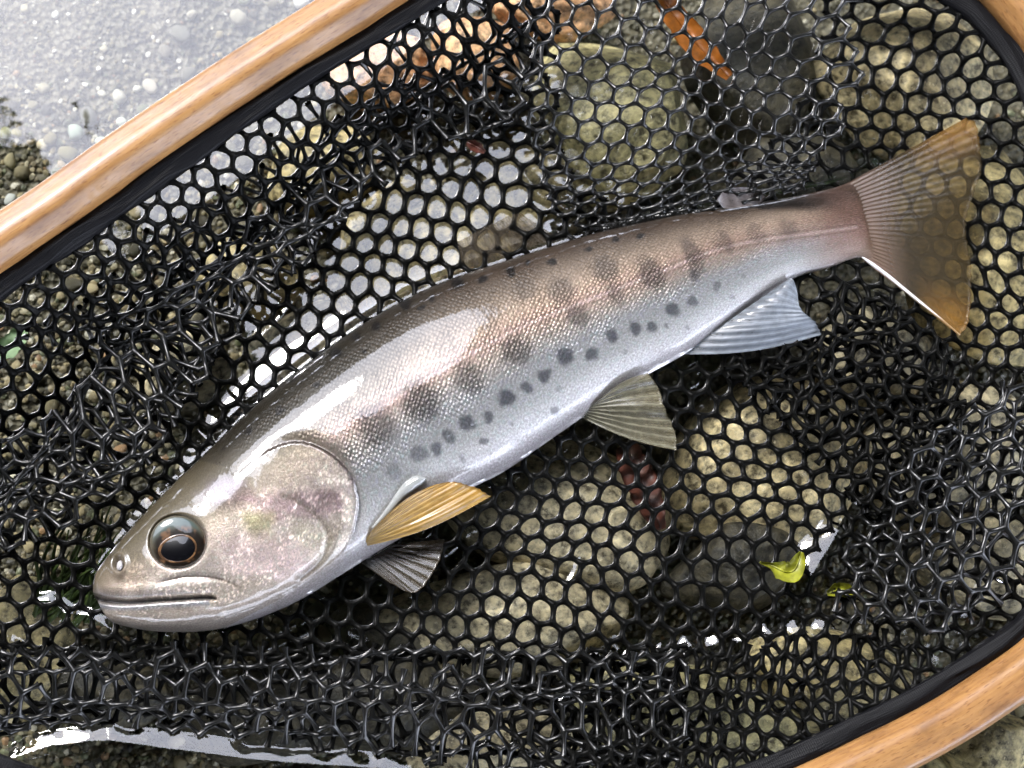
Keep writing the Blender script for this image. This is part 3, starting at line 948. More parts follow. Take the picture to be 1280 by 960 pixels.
# lower wall folded back towards the fish
add_sheet((-120, 740, 980, 1060), 37, 0.0, pleat(8, 74, 1.5, 0.5, 14, 130, 2), lambda x, y: 0.0005 + (0.0055 + 0.003 * fbm(x / 80, y / 80, 4)) * sink(x, y),
          lambda x, y: inside(x, y, BOTTOM), r=TH * 0.9, seed=9)
add_sheet((-120, 740, 980, 1060), 31, 0.4, pleat(7, 66, 1.6, 2.5, 12, 120, 5), lambda x, y: 0.0 + (0.0025 + 0.002 * fbm(x / 60, y / 60, 3)) * sink(x, y),
          lambda x, y: inside(x, y, BOTTOM), r=TH * 0.85, seed=10, wet=True)
LOWMID = [(690, 840), (740, 815), (1000, 790), (1100, 785), (1200, 800), (1100, 900), (900, 975), (700, 1000)]


def tall(x, y):
    return 900 + (x - 900) * 0.8 + 10 * vn(x / 60, y / 60, 2), 880 + (y - 880) * 1.35 + 12 * vn(x / 50, y / 50, 3)


add_sheet((640, 740, 1260, 1040), 31, 0.15, tall, lambda x, y: zrim(x, y, 0.0016 + 0.0012 * fbm(x / 60, y / 60, 1), 50),
          lambda x, y: in_band(x, y) & inside(x, y, LOWMID), r=TH * 0.9, seed=11, wet=True)
add_sheet((-120, 740, 980, 1060), 38, 0.25, pleat(9, 90, 1.55, 4.2, 16, 130, 1), lambda x, y: 0.001 + (0.008 + 0.003 * fbm(x / 80, y / 80, 2)) * sink(x, y),
          lambda x, y: inside(x, y, BOTTOM) & (y > 815 + 14 * vn(x / 40, y / 40, 2)), r=TH * 0.9, seed=13)
bag = obj('mesh_bag', np_mesh('mesh_bag', np.vstack(NV), np.vstack(NF)), M_net, net)
bag['kind'] = 'stuff'
bagw = obj('mesh_floor', np_mesh('mesh_floor', np.vstack(WV), np.vstack(WF)), M_netw, net)
bagw['kind'] = 'stuff'

# ------------------------------------------------------------------ the trout
ZF = 0.0035                      # height of the fish's mid plane above the water
fish = empty('trout', (0, 0, 0))
tag(fish, 'silver brown trout with dark spots lying on its side in the net', 'fish')

NS, NU, NL = 640, 200, 40
BK = spline(BACK, NS); BL = spline(BELLY, NS)
# even spacing along the body
mid = (BK + BL) / 2
arc = np.concatenate([[0], np.cumsum(np.linalg.norm(np.diff(mid, axis=0), axis=1))]); arc_n = arc / arc[-1]
tt = np.linspace(0, 1, NS)
BK = np.stack([np.interp(tt, arc_n, BK[:, k]) for k in (0, 1)], 1); BL = np.stack([np.interp(tt, arc_n, BL[:, k]) for k in (0, 1)], 1)
mid = (BK + BL) / 2; half = (BK - BL) / 2; hl = np.linalg.norm(half, axis=1)
zrat = np.interp(tt, [0, .03, .10, .2, .35, .55, .75, .88, .95, 1.0], [.62, .62, .62, .60, .56, .54, .50, .44, .24, .012])
zmid = ZF + np.interp(tt, [0, .15, .3, .7, .85, 1.0], [0.0035, 0.0015, 0, -0.0005, -0.0014, -0.0012])
th = np.concatenate([np.linspace(0, math.pi, NU), np.linspace(math.pi, 2 * math.pi, NL + 2)[1:-1]])
ct, st = np.cos(th), np.sin(th)
ctp = np.sign(ct) * np.abs(ct) ** 0.92; stp = np.sign(st) * np.abs(st) ** 0.92
endcap = np.sqrt(np.clip(1 - (1 - np.clip(tt / 0.012, 0, 1)) ** 2, 0, 1))
FX = mid[:, None, 0] + half[:, None, 0] * ctp[None] * np.maximum(endcap, 0.25)[:, None]
FY = mid[:, None, 1] + half[:, None, 1] * ctp[None] * np.maximum(endcap, 0.25)[:, None]
FZ = (hl * PX * zrat * np.maximum(endcap, 0.18))[:, None] * stp[None]
up = (stp > 0)[None] * np.ones_like(FX)
upm = (up.ravel() > 0)
W0 = P(FX.ravel(), FY.ravel(), np.repeat(zmid, len(th)))
W0[:, 2] += FZ.ravel()
x, y = project(W0)              # measured marks are laid on the skin where the photograph shows them

# relief of the head, in photo pixels
MOUTH = spline([(108, 744), (130, 750), (160, 752), (200, 749), (235, 747), (258, 746), (274, 748)], 40)
GILL = spline([(300, 590), (338, 562), (372, 553), (405, 563), (432, 586), (446, 618), (444, 650), (434, 680), (414, 704), (380, 728), (345, 752)], 60)
PREOP = spline([(352, 618), (376, 630), (402, 652), (410, 672), (400, 700), (375, 722)], 40)
MAX = spline([(192, 731), (225, 722), (255, 721), (285, 727), (316, 744)], 40)
EYE = (222, 677); ER = 36
dm, pm = dist_poly(x, y, MOUTH); dg, pg = dist_poly(x, y, GILL); dp, pp = dist_poly(x, y, PREOP); dx_, px_ = dist_poly(x, y, MAX)
gillpoly = np.vstack([GILL, [(250, 800), (60, 800), (60, 640), (200, 560)]])
ing = inside(x, y, gillpoly)
dz = np.zeros_like(x)
dz -= 0.0020 * np.exp(-(dm / 3.6) ** 2) * sstep(1.0, 0.9, pm)
dz += 0.00035 * np.exp(-((dm - 13) / 9) ** 2) * sstep(1.0, .8, pm)
dz += np.where(ing, 0.0008 * np.exp(-(dg / 45)), -0.0006 * np.exp(-(dg / 9) ** 2)) * sstep(0.03, 0.25, pg) * sstep(.8, .5, pg)
dz -= 0.0005 * np.exp(-(dp / 5) ** 2) * sstep(0, .3, pp)
dz -= 0.0005 * np.exp(-(dx_ / 3.0) ** 2) * sstep(0, .2, px_) * sstep(1, .7, px_)
de = np.hypot((x - EYE[0]) / 1.05, y - EYE[1])
dz += 0.00008 * np.exp(-((de - 42) / 6) ** 2) - 0.0022 * sstep(36, 30, de)
dn = np.hypot(x - 148, (y - 704) / 1.4)
dz += -0.0010 * np.exp(-(dn / 5) ** 2) + 0.0005 * np.exp(-((dn - 9) / 3) ** 2)
dseg, _ = dist_poly(x, y, [(318, 584), (262, 585), (225, 545)])
head = sstep(430, 330, x + 0.35 * (y - 640)) * ing
dz += 0.00016 * fbm(x / 30, y / 30, 3) * ing
# pectoral root muscle, belly keel
W = W0.copy()
W[:, 2] += np.where(upm, dz, 0)
F = grid_faces(NS, len(th), False, True)[:, ::-1]
me = np_mesh('trout_body', np.vstack([W, W[:len(th)].mean(0)[None], W[-len(th):].mean(0)[None]]), F)

# colour of the skin
vpos = (1 - ctp)[None] * 0.5 * np.ones_like(FX); v = vpos.ravel()     # 0 back .. 1 belly
s_ = np.repeat(tt, len(th))
def ramp3(v, stops):
    ps = [q[0] for q in stops]; cs = np.array([q[1] for q in stops])
    return np.stack([np.interp(v, ps, cs[:, k]) for k in range(3)], 1)
vv = v + 0.035 * fbm(x / 45, y / 45, 2)
front = ramp3(vv, [(0, lin(46, 41, 29)), (.16, lin(66, 59, 44)), (.28, lin(92, 84, 70)), (.40, lin(146, 136, 124)), (.52, lin(162, 156, 148)), (.66, lin(162, 166, 168)), (.80, lin(178, 182, 182)), (.90, lin(204, 204, 204)), (1, lin(200, 195, 196))])
rear = ramp3(vv, [(0, lin(62, 51, 40)), (.10, lin(100, 83, 68)), (.22, lin(152, 134, 116)), (.38, lin(180, 160, 140)), (.52, lin(174, 166, 154)), (.64, lin(166, 170, 172)), (.80, lin(180, 184, 184)), (.92, lin(206, 206, 206)), (1, lin(200, 195, 196))])
m = sstep(.34, .62, s_)[:, None]
c = front * (1 - m) + rear * m
# tail root is rosy brown
m = (sstep(.89, .97, s_ + .012 * fbm(x / 14, y / 14, 3)) * (1 - 0.3 * v))[:, None]; c = c * (1 - m) + m * lin(142, 110, 96)
m = sstep(.965, .995, s_)[:, None]; c = c * (1 - m) + m * lin(118, 92, 76)
# lateral line
LAT = spline([(420, 540), (487, 504), (554, 462), (622, 424), (682, 396), (749, 370), (830, 338), (920, 306), (1070, 284)], 60)
dl, pl = dist_poly(x, y, LAT)
m = (0.32 * np.exp(-(dl / 16) ** 2) * ~ing)[:, None]; c = c * (1 - m) + m * lin(196, 160, 150)
m = (0.55 * np.exp(-(dl / 1.8) ** 2) * ~ing)[:, None]; c = c * (1 - m) + m * lin(228, 206, 200)
m = (0.4 * np.exp(-((dl - 4) / 1.6) ** 2) * ~ing)[:, None]; c = c * (1 - m) + m * lin(120, 98, 90)
bx = np.array([0.87, -0.5]); by = np.array([0.5, 0.87])
def blot(px0, py0, ra, rb, colr, amt, soft=0.35):
    global c
    dx0, dy0 = x - px0, y - py0
    dx0 = dx0 + 3.0 * vn(x / 9, y / 9, 1); dy0 = dy0 + 3.0 * vn(x / 9, y / 9, 2)
    q = np.hypot((dx0 * bx[0] + dy0 * bx[1]) / ra, (dx0 * by[0] + dy0 * by[1]) / rb)
    m = (amt * sstep(1 + soft, 1 - soft, q) * upm)[:, None]
    c = c * (1 - m) + m * colr
for bxx, byy, ra, rb, am in [(470, 533, 22, 32, .62), (527, 503, 22, 30, .66), (585, 472, 17, 26, .55), (645, 438, 16, 22, .6), (702, 364, 15, 20, .5), (722, 394, 13, 18, .55),
                             (756, 337, 14, 22, .55), (768, 368, 10, 16, .45), (814, 342, 14, 26, .6), (864, 314, 11, 24, .55), (905, 302, 9, 18, .42), (945, 290, 9, 16, .35), (985, 284, 9, 14, .28),
                             (655, 362, 14, 16, .3), (610, 398, 14, 18, .28), (560, 430, 14, 16, .25), (870, 338, 8, 10, .4), (425, 560, 12, 22, .3)]:
    blot(bxx, byy, ra * 1.05, rb * .86, lin(56, 54, 56), am * 1.08, .42)
for bxx, byy, r, am in [(492, 589, 10, .4), (524, 566, 11, .6), (545, 562, 8, .75), (561, 547, 9, .75), (583, 529, 11, .85), (611, 522, 8, .8), (633, 498, 10.5, .88), (657, 485, 8, .8),
                        (681, 470, 8.5, .85), (707, 446, 11, .88), (741, 443, 9, .82), (766, 420, 10, .85), (794, 410, 8.5, .85), (814, 408, 7, .82), (841, 388, 8, .82), (605, 551, 4.5, .7),
                        (692, 513, 4.5, .6), (578, 572, 5, .4), (834, 408, 4, .6), (865, 377, 6.5, .7), (896, 358, 6, .6), (868, 345, 7, .5), (700, 485, 5, .3), (640, 530, 4, .3), (860, 408, 4, .5),
                        (780, 440, 4, .35), (915, 372, 4, .4), (930, 345, 4, .4)]:
    blot(bxx, byy, r * .92, r * .98, lin(64, 67, 76), am * .92, .36)
for bxx, byy, r in [(279, 560, 4), (349, 513, 5), (366, 473, 6), (418, 441, 5), (445, 422, 5), (470, 407, 5.5), (508, 380, 6), (571, 353, 7), (527, 384, 4), (605, 350, 5), (423, 440, 3.5),
                    (395, 480, 4), (640, 340, 5), (690, 328, 5), (735, 312, 4), (540, 372, 4), (660, 326, 4), (455, 440, 3), (310, 540, 3), (800, 296, 4), (770, 300, 4)]:
    blot(bxx, byy, r * 1.25, r * 0.95, lin(18, 12, 9), .95, .35)
# head
hb = ramp3(v + 0.03 * fbm(x / 30, y / 30, 4), [(0, lin(80, 72, 54)), (.22, lin(112, 102, 80)), (.36, lin(126, 116, 98)), (.5, lin(160, 150, 138)), (.68, lin(184, 176, 166)), (.84, lin(164, 154, 140)), (1, lin(160, 150, 140))])
hm = np.where(ing, .5 + .5 * sstep(0, 45, dseg), np.maximum(np.exp(-(dg / 10) ** 2) * 0.6, .5 * sstep(45, 0, dseg)))[:, None] * sstep(470, 420, x)[:, None]
c = c * (1 - hm) + hm * hb
def patch(pts, colr, amt, soft=16, nz=10):
    global c
    d, _ = dist_poly(x, y, pts, True); i_ = inside(x, y, pts)
    sd = np.where(i_, d, -d) + nz * fbm(x / 20, y / 20, 5)
    m = (amt * sstep(-soft * .4, soft, sd) * upm)[:, None]; c = c * (1 - m) + m * colr
patch([(250, 600), (300, 590), (320, 615), (300, 640), (265, 640)], lin(84, 66, 62), .75)
patch([(240, 618), (282, 596), (306, 602), (284, 622), (246, 636)], lin(186, 174, 188), .7)
patch([(300, 620), (350, 610), (440, 600), (440, 640), (400, 650), (340, 660)], lin(136, 112, 118), .6)
patch([(300, 640), (340, 640), (350, 680), (310, 690)], lin(150, 148, 100), .6)
patch([(270, 670), (330, 660), (400, 680), (390, 720), (330, 730), (275, 715)], lin(218, 198, 194), .6)
patch([(355, 640), (410, 655), (425, 690), (400, 712), (370, 690)], lin(186, 180, 160), .5)
patch([(425, 610), (446, 625), (440, 675), (420, 700), (410, 690), (430, 655)], lin(220, 210, 196), .7, 8, 3)
patch([(375, 590), (415, 600), (430, 630), (395, 630)], lin(92, 78, 76), .6)
patch([(112, 715), (150, 690), (185, 720), (180, 745), (118, 746)], lin(152, 136, 116), .5)
m = (.95 * np.exp(-(dm / 2.4) ** 4) * sstep(1.0, .93, pm))[:, None]; c = c * (1 - m) + m * lin(28, 24, 24)
lip = (.75 * np.exp(-((dm - 8) / 4.5) ** 2) * (y > 748) * (x < 262))[:, None]; c = c * (1 - lip) + lip * lin(120, 126, 134)
lip2 = (.35 * np.exp(-((dm - 7) / 5) ** 2) * (y < 748) * (x < 240))[:, None]; c = c * (1 - lip2) + lip2 * lin(140, 138, 142)
m = (.75 * np.exp(-(dx_ / 2.2) ** 2) * sstep(0, .2, px_) * sstep(1, .7, px_))[:, None]; c = c * (1 - m) + m * lin(60, 46, 40)
m = (.85 * np.exp(-(dg / 3.6) ** 2) * sstep(.7, .35, pg) * sstep(0, .1, pg))[:, None]; c = c * (1 - m) + m * lin(70, 56, 52)
m = (.8 * np.exp(-((dn) / 5.5) ** 2))[:, None]; c = c * (1 - m) + m * lin(34, 30, 32)
dq, pq = dist_poly(x, y, spline([(424, 652), (418, 684), (400, 706), (366, 730)], 30))
m = (.45 * np.exp(-(dq / 2.4) ** 2) * sstep(0, .2, pq) * sstep(1, .8, pq))[:, None]; c = c * (1 - m) + m * lin(92, 80, 68)
m = (.5 * np.exp(-(dp / 3.5) ** 2))[:, None]; c = c * (1 - m) + m * lin(96, 88, 74)
fleck = np.clip(.88 + 0.28 * fbm(x / 16, y / 16, 6, 3) + 1.3 * sstep(.15, .75, vn(x / 2.3, y / 2.3, 2)) * sstep(-.25, .5, fbm(x / 24, y / 24, 4, 2)), .5, 2.4)
m = (np.where(ing, sstep(.25, .5, v) * sstep(1.0, .85, v), 0))[:, None]
c = c * (1 - m) + m * c * 1.42 * fleck[:, None]
c = c * (0.54 - 0.24 * sstep(.34, .1, v) * ~ing + 0.24 * sstep(.5, .8, v) - 0.12 * sstep(.84, 1, v))[:, None]
add_colour = np.vstack([c, c[:1], c[-1:]])
add_col(me, add_colour)
sca = (~ing) * sstep(0, 14, dg) * sstep(0, 60, dseg) * sstep(.02, .15, v) * (0.35 + 0.65 * sstep(.80, .6, v))
add_f(me, np.concatenate([sca, [0, 0]]), 'scaly')
sil = np.where(ing, sstep(.3, .5, v) * sstep(1, .82, v) * .9, sstep(.2, .45, v) * (1 - 0.55 * sstep(.7, .95, v)))
add_f(me, np.concatenate([sil, [0, 0]]), 'silver')
wid = np.concatenate([[0], np.cumsum(np.hypot(np.diff(ctp), 0.55 * np.diff(stp)))])
uvx = np.repeat(tt * arc[-1] / 1000, len(th)); uvy = (hl[:, None] * 0 + 100) * wid[None] / 1000
uvs = np.stack([uvx, (uvy * np.ones((NS, 1))).ravel()], 1)
add_uv(me, np.vstack([uvs, uvs[:1], uvs[-1:]]))
body = obj('body', me, M_fish, fish)


def fish_top(xx, yy):
    """height of the skin at a photo pixel (upper side)"""
    pts = W[upm]; k = np.argmin((x[upm] - xx) ** 2 + (y[upm] - yy) ** 2)
    return pts[k, 2]


# eye: glossy ball, copper iris ring, dark pupil
def dome(name, cx, cy, rx, ry, zc, hgt, colf, m, parent, rot=0.0, n=64, rings=40, vmin=0.0):
    a = np.linspace(0, 2 * math.pi, n, endpoint=False); rr = np.linspace(vmin, 1, rings)
    R_, A_ = np.meshgrid(rr, a, indexing='ij')
    lx = rx * R_ * np.cos(A_); ly = ry * R_ * np.sin(A_)
    X = cx + lx * math.cos(rot) - ly * math.sin(rot); Y = cy + lx * math.sin(rot) + ly * math.cos(rot)
    Zd = zc + hgt * np.sqrt(np.clip(1 - R_ ** 2, 0, 1))
    me = np_mesh(name, P(X, Y, Zd).reshape(-1, 3), grid_faces(rings, n, False, True)[:, ::-1])
    cc = colf(X.ravel(), Y.ravel(), R_.ravel(), A_.ravel()); add_col(me, cc)
    return obj(name, me, m, parent)


M_eye = mat_attr('eye_surface', 0.35, 0.6, 0.015)
ez = fish_top(EYE[0] - 44, EYE[1]) * .5 + fish_top(EYE[0] + 44, EYE[1]) * .5
PU = (226, 686)
def eye_col(X, Y, R_, A_):
    q = np.hypot((X - PU[0]) / 31, (Y - PU[1]) / 24)
    c = np.tile(lin(84, 78, 64), (len(X), 1))                                  # clear rim, skin toned
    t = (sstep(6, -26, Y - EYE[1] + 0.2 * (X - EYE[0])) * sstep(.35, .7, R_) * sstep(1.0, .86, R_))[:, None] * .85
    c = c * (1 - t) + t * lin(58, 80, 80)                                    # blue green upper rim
    t = sstep(1.3, .95, q + .10 * fbm(X / 7, Y / 7, 3))[:, None]
    c = c * (1 - t) + t * lin(24, 19, 15)                                      # dark surround of the iris
    t = (sstep(1.35, 1.0, q) * sstep(.1, .5, fbm(X / 8, Y / 8, 2)))[:, None] * .7
    return c * (1 - t) + t * lin(112, 80, 54)



eye = dome('eye', EYE[0], EYE[1], 34.5, 32.5, ez - 0.0006, 0.0010, eye_col, M_eye, fish)
def ez_at(X, Y):
    r = np.hypot((X - EYE[0]) / 34.5, (Y - EYE[1]) / 32.5); return ez - 0.0006 + 0.0010 * np.sqrt(np.clip(1 - r ** 2, 0, 1))
def on_eye(name, cx, cy, r0, r1, ry, rot, lift, colf, m, parent, n=64, rings=14):
    a = np.linspace(0, 2 * math.pi, n, endpoint=False); R_, A_ = np.meshgrid(np.linspace(r0, r1, rings), a, indexing='ij')
    lx = R_ * np.cos(A_) * (1 - .10 * np.cos(A_)) - 0.8; ly = R_ * ry * np.sin(A_)
    X = cx + lx * math.cos(rot) - ly * math.sin(rot); Y = cy + lx * math.sin(rot) + ly * math.cos(rot)
    prof = np.sin(np.linspace(0.0, 1.0, rings) * math.pi if r0 > 0 else np.linspace(.5, 1.0, rings) * math.pi)[:, None]
    me = np_mesh(name, P(X, Y, ez_at(X, Y) + 0.00002 + lift * prof).reshape(-1, 3), grid_faces(rings, n, False, True)[:, ::-1])
    add_col(me, colf(X.ravel(), Y.ravel(), R_.ravel(), A_.ravel())); return obj(name, me, m, parent)
M_iris = mat_attr('copper_iris', 0.3, 1.0, 0.03)
def iris_col(X, Y, R_, A_):
    c = np.tile(lin(116, 86, 58), (len(X), 1)); t = (sstep(-.25, .25, fbm(X / 7, Y / 7, 1)))[:, None] * .8
    return c * (1 - t) + t * lin(52, 36, 26)
on_eye('iris', PU[0] - 1, PU[1] - .5, 21.5, 24.6, .72, -.2, .00005, iris_col, M_iris, eye)
on_eye('pupil', PU[0], PU[1], 0, 22, .72, -.2, .0003, lambda X, Y, R_, A_: np.tile(np.array([.002, .002, .003]), (len(X), 1)), M_eye, eye)
# nostril flap
def nos(X, Y, R_, A_): return np.tile(lin(176, 172, 172), (len(X), 1))
dome('nostril_flap', 150, 707, 4.2, 6.5, fish_top(160, 700) - 0.0005, 0.0011, nos, M_eye, fish, .2, 20, 8)


# fins -----------------------------------------------------------------
def fin(name, root, tip, zr, zt, m, parent, rays=14, curl=0.0, nu=90, nv=28, thick=0.00022, bow=(0, 0), ruffle=0.0, seed=0, notch=0.0):
    """root and tip are photo-pixel polylines from the first to the last ray; zr, zt their heights (start, end)"""
    R_ = resample(spline(root, 60), nu); T_ = resample(spline(tip, 60), nu)
    u = np.linspace(0, 1, nu)[:, None]; vv = np.linspace(0, 1, nv)[None, :]
    zr = np.interp(u, np.linspace(0, 1, len(zr)), zr); zt = np.interp(u, np.linspace(0, 1, len(zt)), zt)
    jag = 1 - 0.008 * (np.abs(np.sin(math.pi * rays * u)) ) - 0.025 * np.abs(vn(u * rays * 0.7, u * 0, seed)) * np.sin(math.pi * np.clip(u, 0.02, .98))
    w = vv * jag
    X = R_[:, None, 0] * (1 - w) + T_[:, None, 0] * w + bow[0] * np.sin(math.pi * vv) * (1 - 2 * u)
    Y = R_[:, None, 1] * (1 - w) + T_[:, None, 1] * w + bow[1] * np.sin(math.pi * vv) * (1 - 2 * u)
    Zf = zr * (1 - vv) + zt * vv + curl * np.sin(math.pi * vv * 0.9) + 0.00007 * np.cos(2 * math.pi * rays * u) * sstep(0, .2, vv)
    Zf = Zf + ruffle * vn(u * 5 + seed, vv * 2, seed) * vv
    tk = thick * (1.2 - 0.8 * vv) * np.ones_like(X)
    top = P(X, Y, Zf + tk).reshape(-1, 3); bot = P(X, Y, Zf - tk).reshape(-1, 3)
    F1 = grid_faces(nu, nv)[:, ::-1]; F2 = grid_faces(nu, nv) + nu * nv
    # close the rim
    per = np.concatenate([np.arange(nv), np.arange(1, nu) * nv + nv - 1, (nu - 1) * nv + np.arange(nv - 2, -1, -1), np.arange(nu - 2, 0, -1) * nv])
    nx = np.roll(per, -1); F3 = np.stack([per, nx, nx + nu * nv, per + nu * nv], 1)
    me = np_mesh(name, np.vstack([top, bot]), np.vstack([F1, F2, F3]))
    uv = np.stack([u * np.ones_like(vv), vv * np.ones_like(u)], -1).reshape(-1, 2)
    add_uv(me, np.vstack([uv, uv]))
    return obj(name, me, m, parent)


M_pec = mat_fin('yellow_fin', lin(150, 122, 66), lin(172, 146, 88), lin(176, 130, 48), .95, .95, 9)
M_pec2 = mat_fin('dusky_fin', lin(26, 23, 19), lin(40, 36, 30), lin(62, 50, 28), .7, .55, 9)
M_pel = mat_fin('pale_olive_fin', lin(104, 104, 90), lin(146, 144, 124), lin(124, 116, 92), .5, .45, 9)
M_anal = mat_fin('sky_tinted_fin', lin(112, 118, 126), lin(154, 162, 172), lin(142, 152, 166), .58, .62, 11)  # blue of the reflected sky mixed into the fin colour
M_dor = mat_fin('brown_fin', lin(74, 63, 48), lin(92, 82, 66), lin(84, 74, 58), .25, .15, 10)
M_adi = mat_fin('grey_fin', lin(110, 100, 96), lin(140, 130, 126), lin(130, 122, 122), .75, .65, 3)


def mat_tail():
    t = MT('tail_fin')
    uv = t.node('ShaderNodeUVMap', uv_map='uv'); sp = t.node('ShaderNodeSeparateXYZ', {0: uv})
    nz = t.noise(uv, 6, 2)
    br = t.math('ADD', t.math('MULTIPLY', (sp, 0), 26.0), t.math('MULTIPLY', nz, 0.6))
    l1 = t.math('MULTIPLY', t.math('PINGPONG', br, 0.5), 2.0)
    l2 = t.math('MULTIPLY', t.math('MULTIPLY', t.math('PINGPONG', t.math('MULTIPLY', br, 4.0), 0.5), 2.0), (sp, 1))
    f = t.math('ADD', t.math('MULTIPLY', l1, 0.6), t.math('MULTIPLY', l2, 0.5), True)
    along = t.ramp((sp, 1), [(0.0, tuple(lin(116, 90, 78))), (0.22, tuple(lin(92, 73, 62))), (0.5, tuple(lin(44, 38, 28))), (1.0, tuple(lin(64, 55, 34)))])
    edge = t.math('ABSOLUTE', t.math('SUBTRACT', t.math('MULTIPLY', (sp, 0), 2.0), 1.0))
    om = t.math('MULTIPLY', t.ramp(edge, [(0.6, (0, 0, 0)), (0.9, (1, 1, 1))]), t.ramp((sp, 1), [(0.5, (0, 0, 0)), (0.85, (0.85,) * 3)]))
    f = t.math('MULTIPLY', f, t.ramp((sp, 1), [(0.08, (0, 0, 0)), (0.35, (1, 1, 1))]))
    c = t.mix(om, along, tuple(lin(140, 98, 30)))
    c = t.mix(t.math('MULTIPLY', f, 0.35), c, tuple(lin(112, 98, 74)))
    al = t.ramp((sp, 1), [(0.0, (1, 1, 1)), (0.22, (0.9,) * 3), (0.45, (0.44,) * 3), (1.0, (0.15,) * 3)])
    al = t.math('ADD', al, t.math('ADD', t.math('MULTIPLY', f, 0.16), t.math('MULTIPLY', om, 0.25)), True)
    b = t.bump(f, 0.3, 0.0003)
    p = t.principled(Base_Color=c, Roughness=0.4, Normal=b, Specular_IOR_Level=0.2, Coat_Weight=0.35, Coat_Roughness=0.08)
    tr = t.node('ShaderNodeBsdfTransparent', {0: (0.86, 0.8, 0.68, 1)})
    return t.finish(t.node('ShaderNodeMixShader', {0: al, 1: tr, 2: p}))


tail = fin('tail_fin', [(1046, 236), (1052, 262), (1062, 292), (1078, 324)], [(1208, 147), (1222, 158), (1227, 215), (1209, 278), (1216, 345), (1212, 400), (1200, 420)],
           [.0018, .0020, .0020, .0018], [.0078, .0076, .0068, .0058, .0056, .0056, .0056], mat_tail(), fish, rays=26, nu=240, nv=40, curl=.0004, seed=3)
# pale tube on the tail's lower edge, painted white for a sky reflection
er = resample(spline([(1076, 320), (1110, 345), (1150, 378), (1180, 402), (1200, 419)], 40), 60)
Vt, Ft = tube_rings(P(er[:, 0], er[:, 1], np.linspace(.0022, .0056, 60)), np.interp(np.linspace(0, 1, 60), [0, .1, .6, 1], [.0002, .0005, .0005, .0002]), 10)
M_edge = mat_plain('painted_edge_reflection', lin(216, 216, 220), 0.3, 1.0, var=.1)
obj('tail_edge_glint', np_mesh('tail_edge_glint', Vt, Ft), M_edge, tail)

zpe = fish_top(470, 660)
pec = fin('pectoral_fin', [(456, 683), (458, 674), (464, 664)], [(614, 620), (592, 607), (568, 601), (546, 605)], [zpe * .75, zpe * .95, zpe + .0008], [.0115, .0125, .0135], M_pec, fish, rays=9, curl=.0022, ruffle=.001, bow=(0, 9), seed=1)
fin('pectoral_fin', [(450, 702), (468, 694), (492, 680)], [(486, 728), (520, 741), (548, 706), (556, 674)], [.003, .0032, .003], [.0050, .0052, .0050], M_pec2, fish, rays=9, seed=2)
fr = resample(spline([(466, 660), (484, 640), (502, 618), (518, 603), (532, 598)], 40), 40)  # pale tube added to give the white glare along the pectoral edge
Vt, Ft = tube_rings(P(fr[:, 0], fr[:, 1], np.linspace(zpe + .0006, .0150, 40)), np.interp(np.linspace(0, 1, 40), [0, .3, .75, .92, 1], [.0003, .0008, .0016, .0013, .0002]), 14)
obj('added_glare_tube', np_mesh('added_glare_tube', Vt, Ft), mat_plain('pale_glare_tube', lin(150, 152, 150), .3, 1.0, .03, var=.1), pec)
zpv = 0.006
fin('pelvic_fin', [(727, 522), (734, 512), (745, 502)], [(846, 563), (846, 542), (834, 514), (823, 484), (810, 466)], [.004, .0055, .0075], [.0035, .0060, .0075], M_pel, fish, rays=9, ruffle=.0012, curl=.0012, bow=(0, 6), seed=4)
fin('anal_fin', [(856, 443), (895, 412), (940, 380), (985, 350)], [(1028, 418), (1019, 400), (1002, 386), (996, 362)], [.0035, .0048, .0048, .0040], [.0038, .0060, .0062, .0052], M_anal, fish, rays=11, ruffle=.0010, curl=.0014, bow=(0, 8), seed=5)
fin('adipose_fin', [(905, 261), (925, 259), (950, 255)], [(896, 250), (908, 236), (938, 234), (957, 246)], [.006, .006, .006], [.0085, .0095, .0085], M_adi, fish, rays=3, nu=40, nv=12, seed=6)
fin('dorsal_fin', [(580, 347), (630, 332), (690, 314), (712, 306)], [(572, 302), (605, 284), (645, 266), (658, 272)], [.002, .002, .002, .002], [.0028, .0032, .0030, .0026], M_dor, fish, rays=10, seed=7)


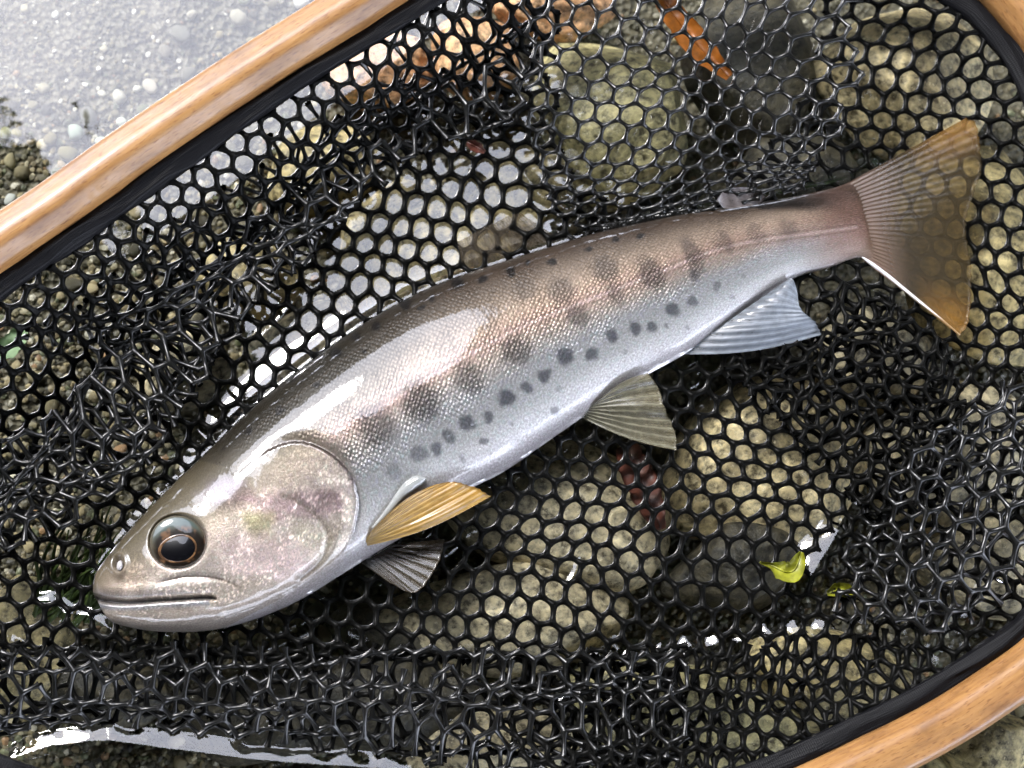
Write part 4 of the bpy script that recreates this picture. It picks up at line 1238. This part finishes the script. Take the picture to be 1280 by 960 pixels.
# ------------------------------------------------------------------ leaves and bits caught in the net
def leaf(name, pts_mid, width, z, m, label, cat, cup=0.0015, fold=0.0, seed=0):
    """a leaf blade: mid-rib polyline in photo pixels and half widths along it"""
    n = 40; k = 13
    mp = resample(spline(pts_mid, 60), n)
    d = np.gradient(mp, axis=0); d /= np.linalg.norm(d, axis=1)[:, None]
    nr = np.stack([-d[:, 1], d[:, 0]], 1)
    wv = np.interp(np.linspace(0, 1, n), np.linspace(0, 1, len(width)), width) * (1 + .12 * vn(np.arange(n) / 2.2, 0 * np.arange(n), seed))
    t = np.linspace(-1, 1, k)
    XYp = mp[:, None, :] + nr[:, None, :] * (wv[:, None] * t[None])[..., None]
    zz = np.interp(np.linspace(0, 1, n), np.linspace(0, 1, len(z)), z)[:, None] + cup * np.abs(t)[None] ** 1.4 + .0005 * vn(XYp[..., 0] / 9, XYp[..., 1] / 9, seed)
    top = P(XYp[..., 0], XYp[..., 1], zz).reshape(-1, 3); bot = top - np.array([0, 0, .00025])
    per = np.concatenate([np.arange(k), np.arange(1, n) * k + k - 1, (n - 1) * k + np.arange(k - 2, -1, -1), np.arange(n - 2, 0, -1) * k]); nx = np.roll(per, -1)
    F = np.vstack([grid_faces(n, k), grid_faces(n, k)[:, ::-1] + n * k, np.stack([per, per + n * k, nx + n * k, nx], 1)])
    root = empty(name, tuple(top.mean(0))); tag(root, label, cat)
    b = obj('blade', np_mesh('blade', np.vstack([top, bot]), F), m); child(b, root)
    rib = P(mp[:, 0], mp[:, 1], zz[:, k // 2] + .0002)
    Vr, Fr = tube_rings(rib, np.linspace(.0003, .00012, n), 6)
    q = obj('midrib', np_mesh('midrib', Vr, Fr), m); child(q, root)
    return root


M_yel = mat_plain('yellow_green_leaf', lin(138, 140, 34), .5, .2, var=.5, scale=260, trans=.2)
M_or = mat_plain('orange_leaf', lin(150, 88, 22), .5, .2, var=.4, scale=220, trans=.2)
M_red = mat_plain('rusty_leaf', lin(74, 38, 28), .5, .3, var=.45, scale=300)
M_gr = mat_plain('pale_green_leaf', lin(120, 142, 108), .45, .3, var=.25, scale=200)
M_moss = mat_plain('green_weed', lin(52, 68, 22), .6, .0, var=.6, scale=240)
leaf('fallen_leaf', [(950, 703), (967, 708), (983, 715), (994, 711), (1002, 690)], [1, 4, 12, 14, 10, 3], [.0045, .006, .006, .0055], M_yel, 'bright yellow green leaf scrap on the net right of the dark gap', 'leaf', seed=1)
leaf('fallen_leaf', [(1034, 742), (1052, 737), (1072, 743)], [3, 9, 9, 3], [.001, .0012, .001], M_yel, 'small olive yellow leaf scrap at the edge of the wet net fold', 'leaf', seed=2)
leaf('fallen_leaf', [(822, -12), (845, 22), (878, 62), (912, 96)], [10, 15, 17, 15, 6], [.0035, .003, .003], M_or, 'long orange leaf beneath the upper net wall', 'leaf', seed=3)
leaf('fallen_leaf', [(782, 556), (796, 590), (810, 622), (826, 662)], [12, 20, 20, 16, 6], [-.0035, -.003, -.003], M_red, 'rust brown dead leaf on the stones behind the pelvic fin', 'leaf', seed=4)
leaf('fallen_leaf', [(-8, 450), (14, 430), (36, 404)], [6, 13, 12, 3], [-.006, -.006], M_gr, 'pale green leaf under the net at the left edge', 'leaf', seed=5)
leaf('fallen_leaf', [(584, 178), (596, 184), (606, 190)], [3, 7, 6, 2], [.009, .009], M_red, 'tiny brown leaf bit caught on the crumpled mesh', 'leaf', seed=6)


def weed():
    V, F = [], []; off = 0
    for k in range(60):
        x0, y0 = 60 + random.uniform(-20, 60), 770 + random.uniform(-30, 10)
        L = random.uniform(60, 130); a = math.radians(-62 + random.uniform(-22, 22))
        p = [(x0 + L * t * math.cos(a) + 9 * math.sin(4 * t + k), y0 + L * t * math.sin(a) + 6 * math.cos(3 * t + k)) for t in np.linspace(0, 1, 8)]
        p = np.array(p)
        v, f = tube_rings(P(p[:, 0], p[:, 1], np.linspace(-.012, -.003 + .002 * random.random(), 8)), np.linspace(.0007, .0002, 8), 5)
        V.append(v); F.append(f + off); off += len(v)
    o = obj('water_weed', np_mesh('water_weed', np.vstack(V), np.vstack(F)), M_moss)
    tag(o, 'dark green water weed in front of the trout snout', 'weed', kind='stuff')


weed()
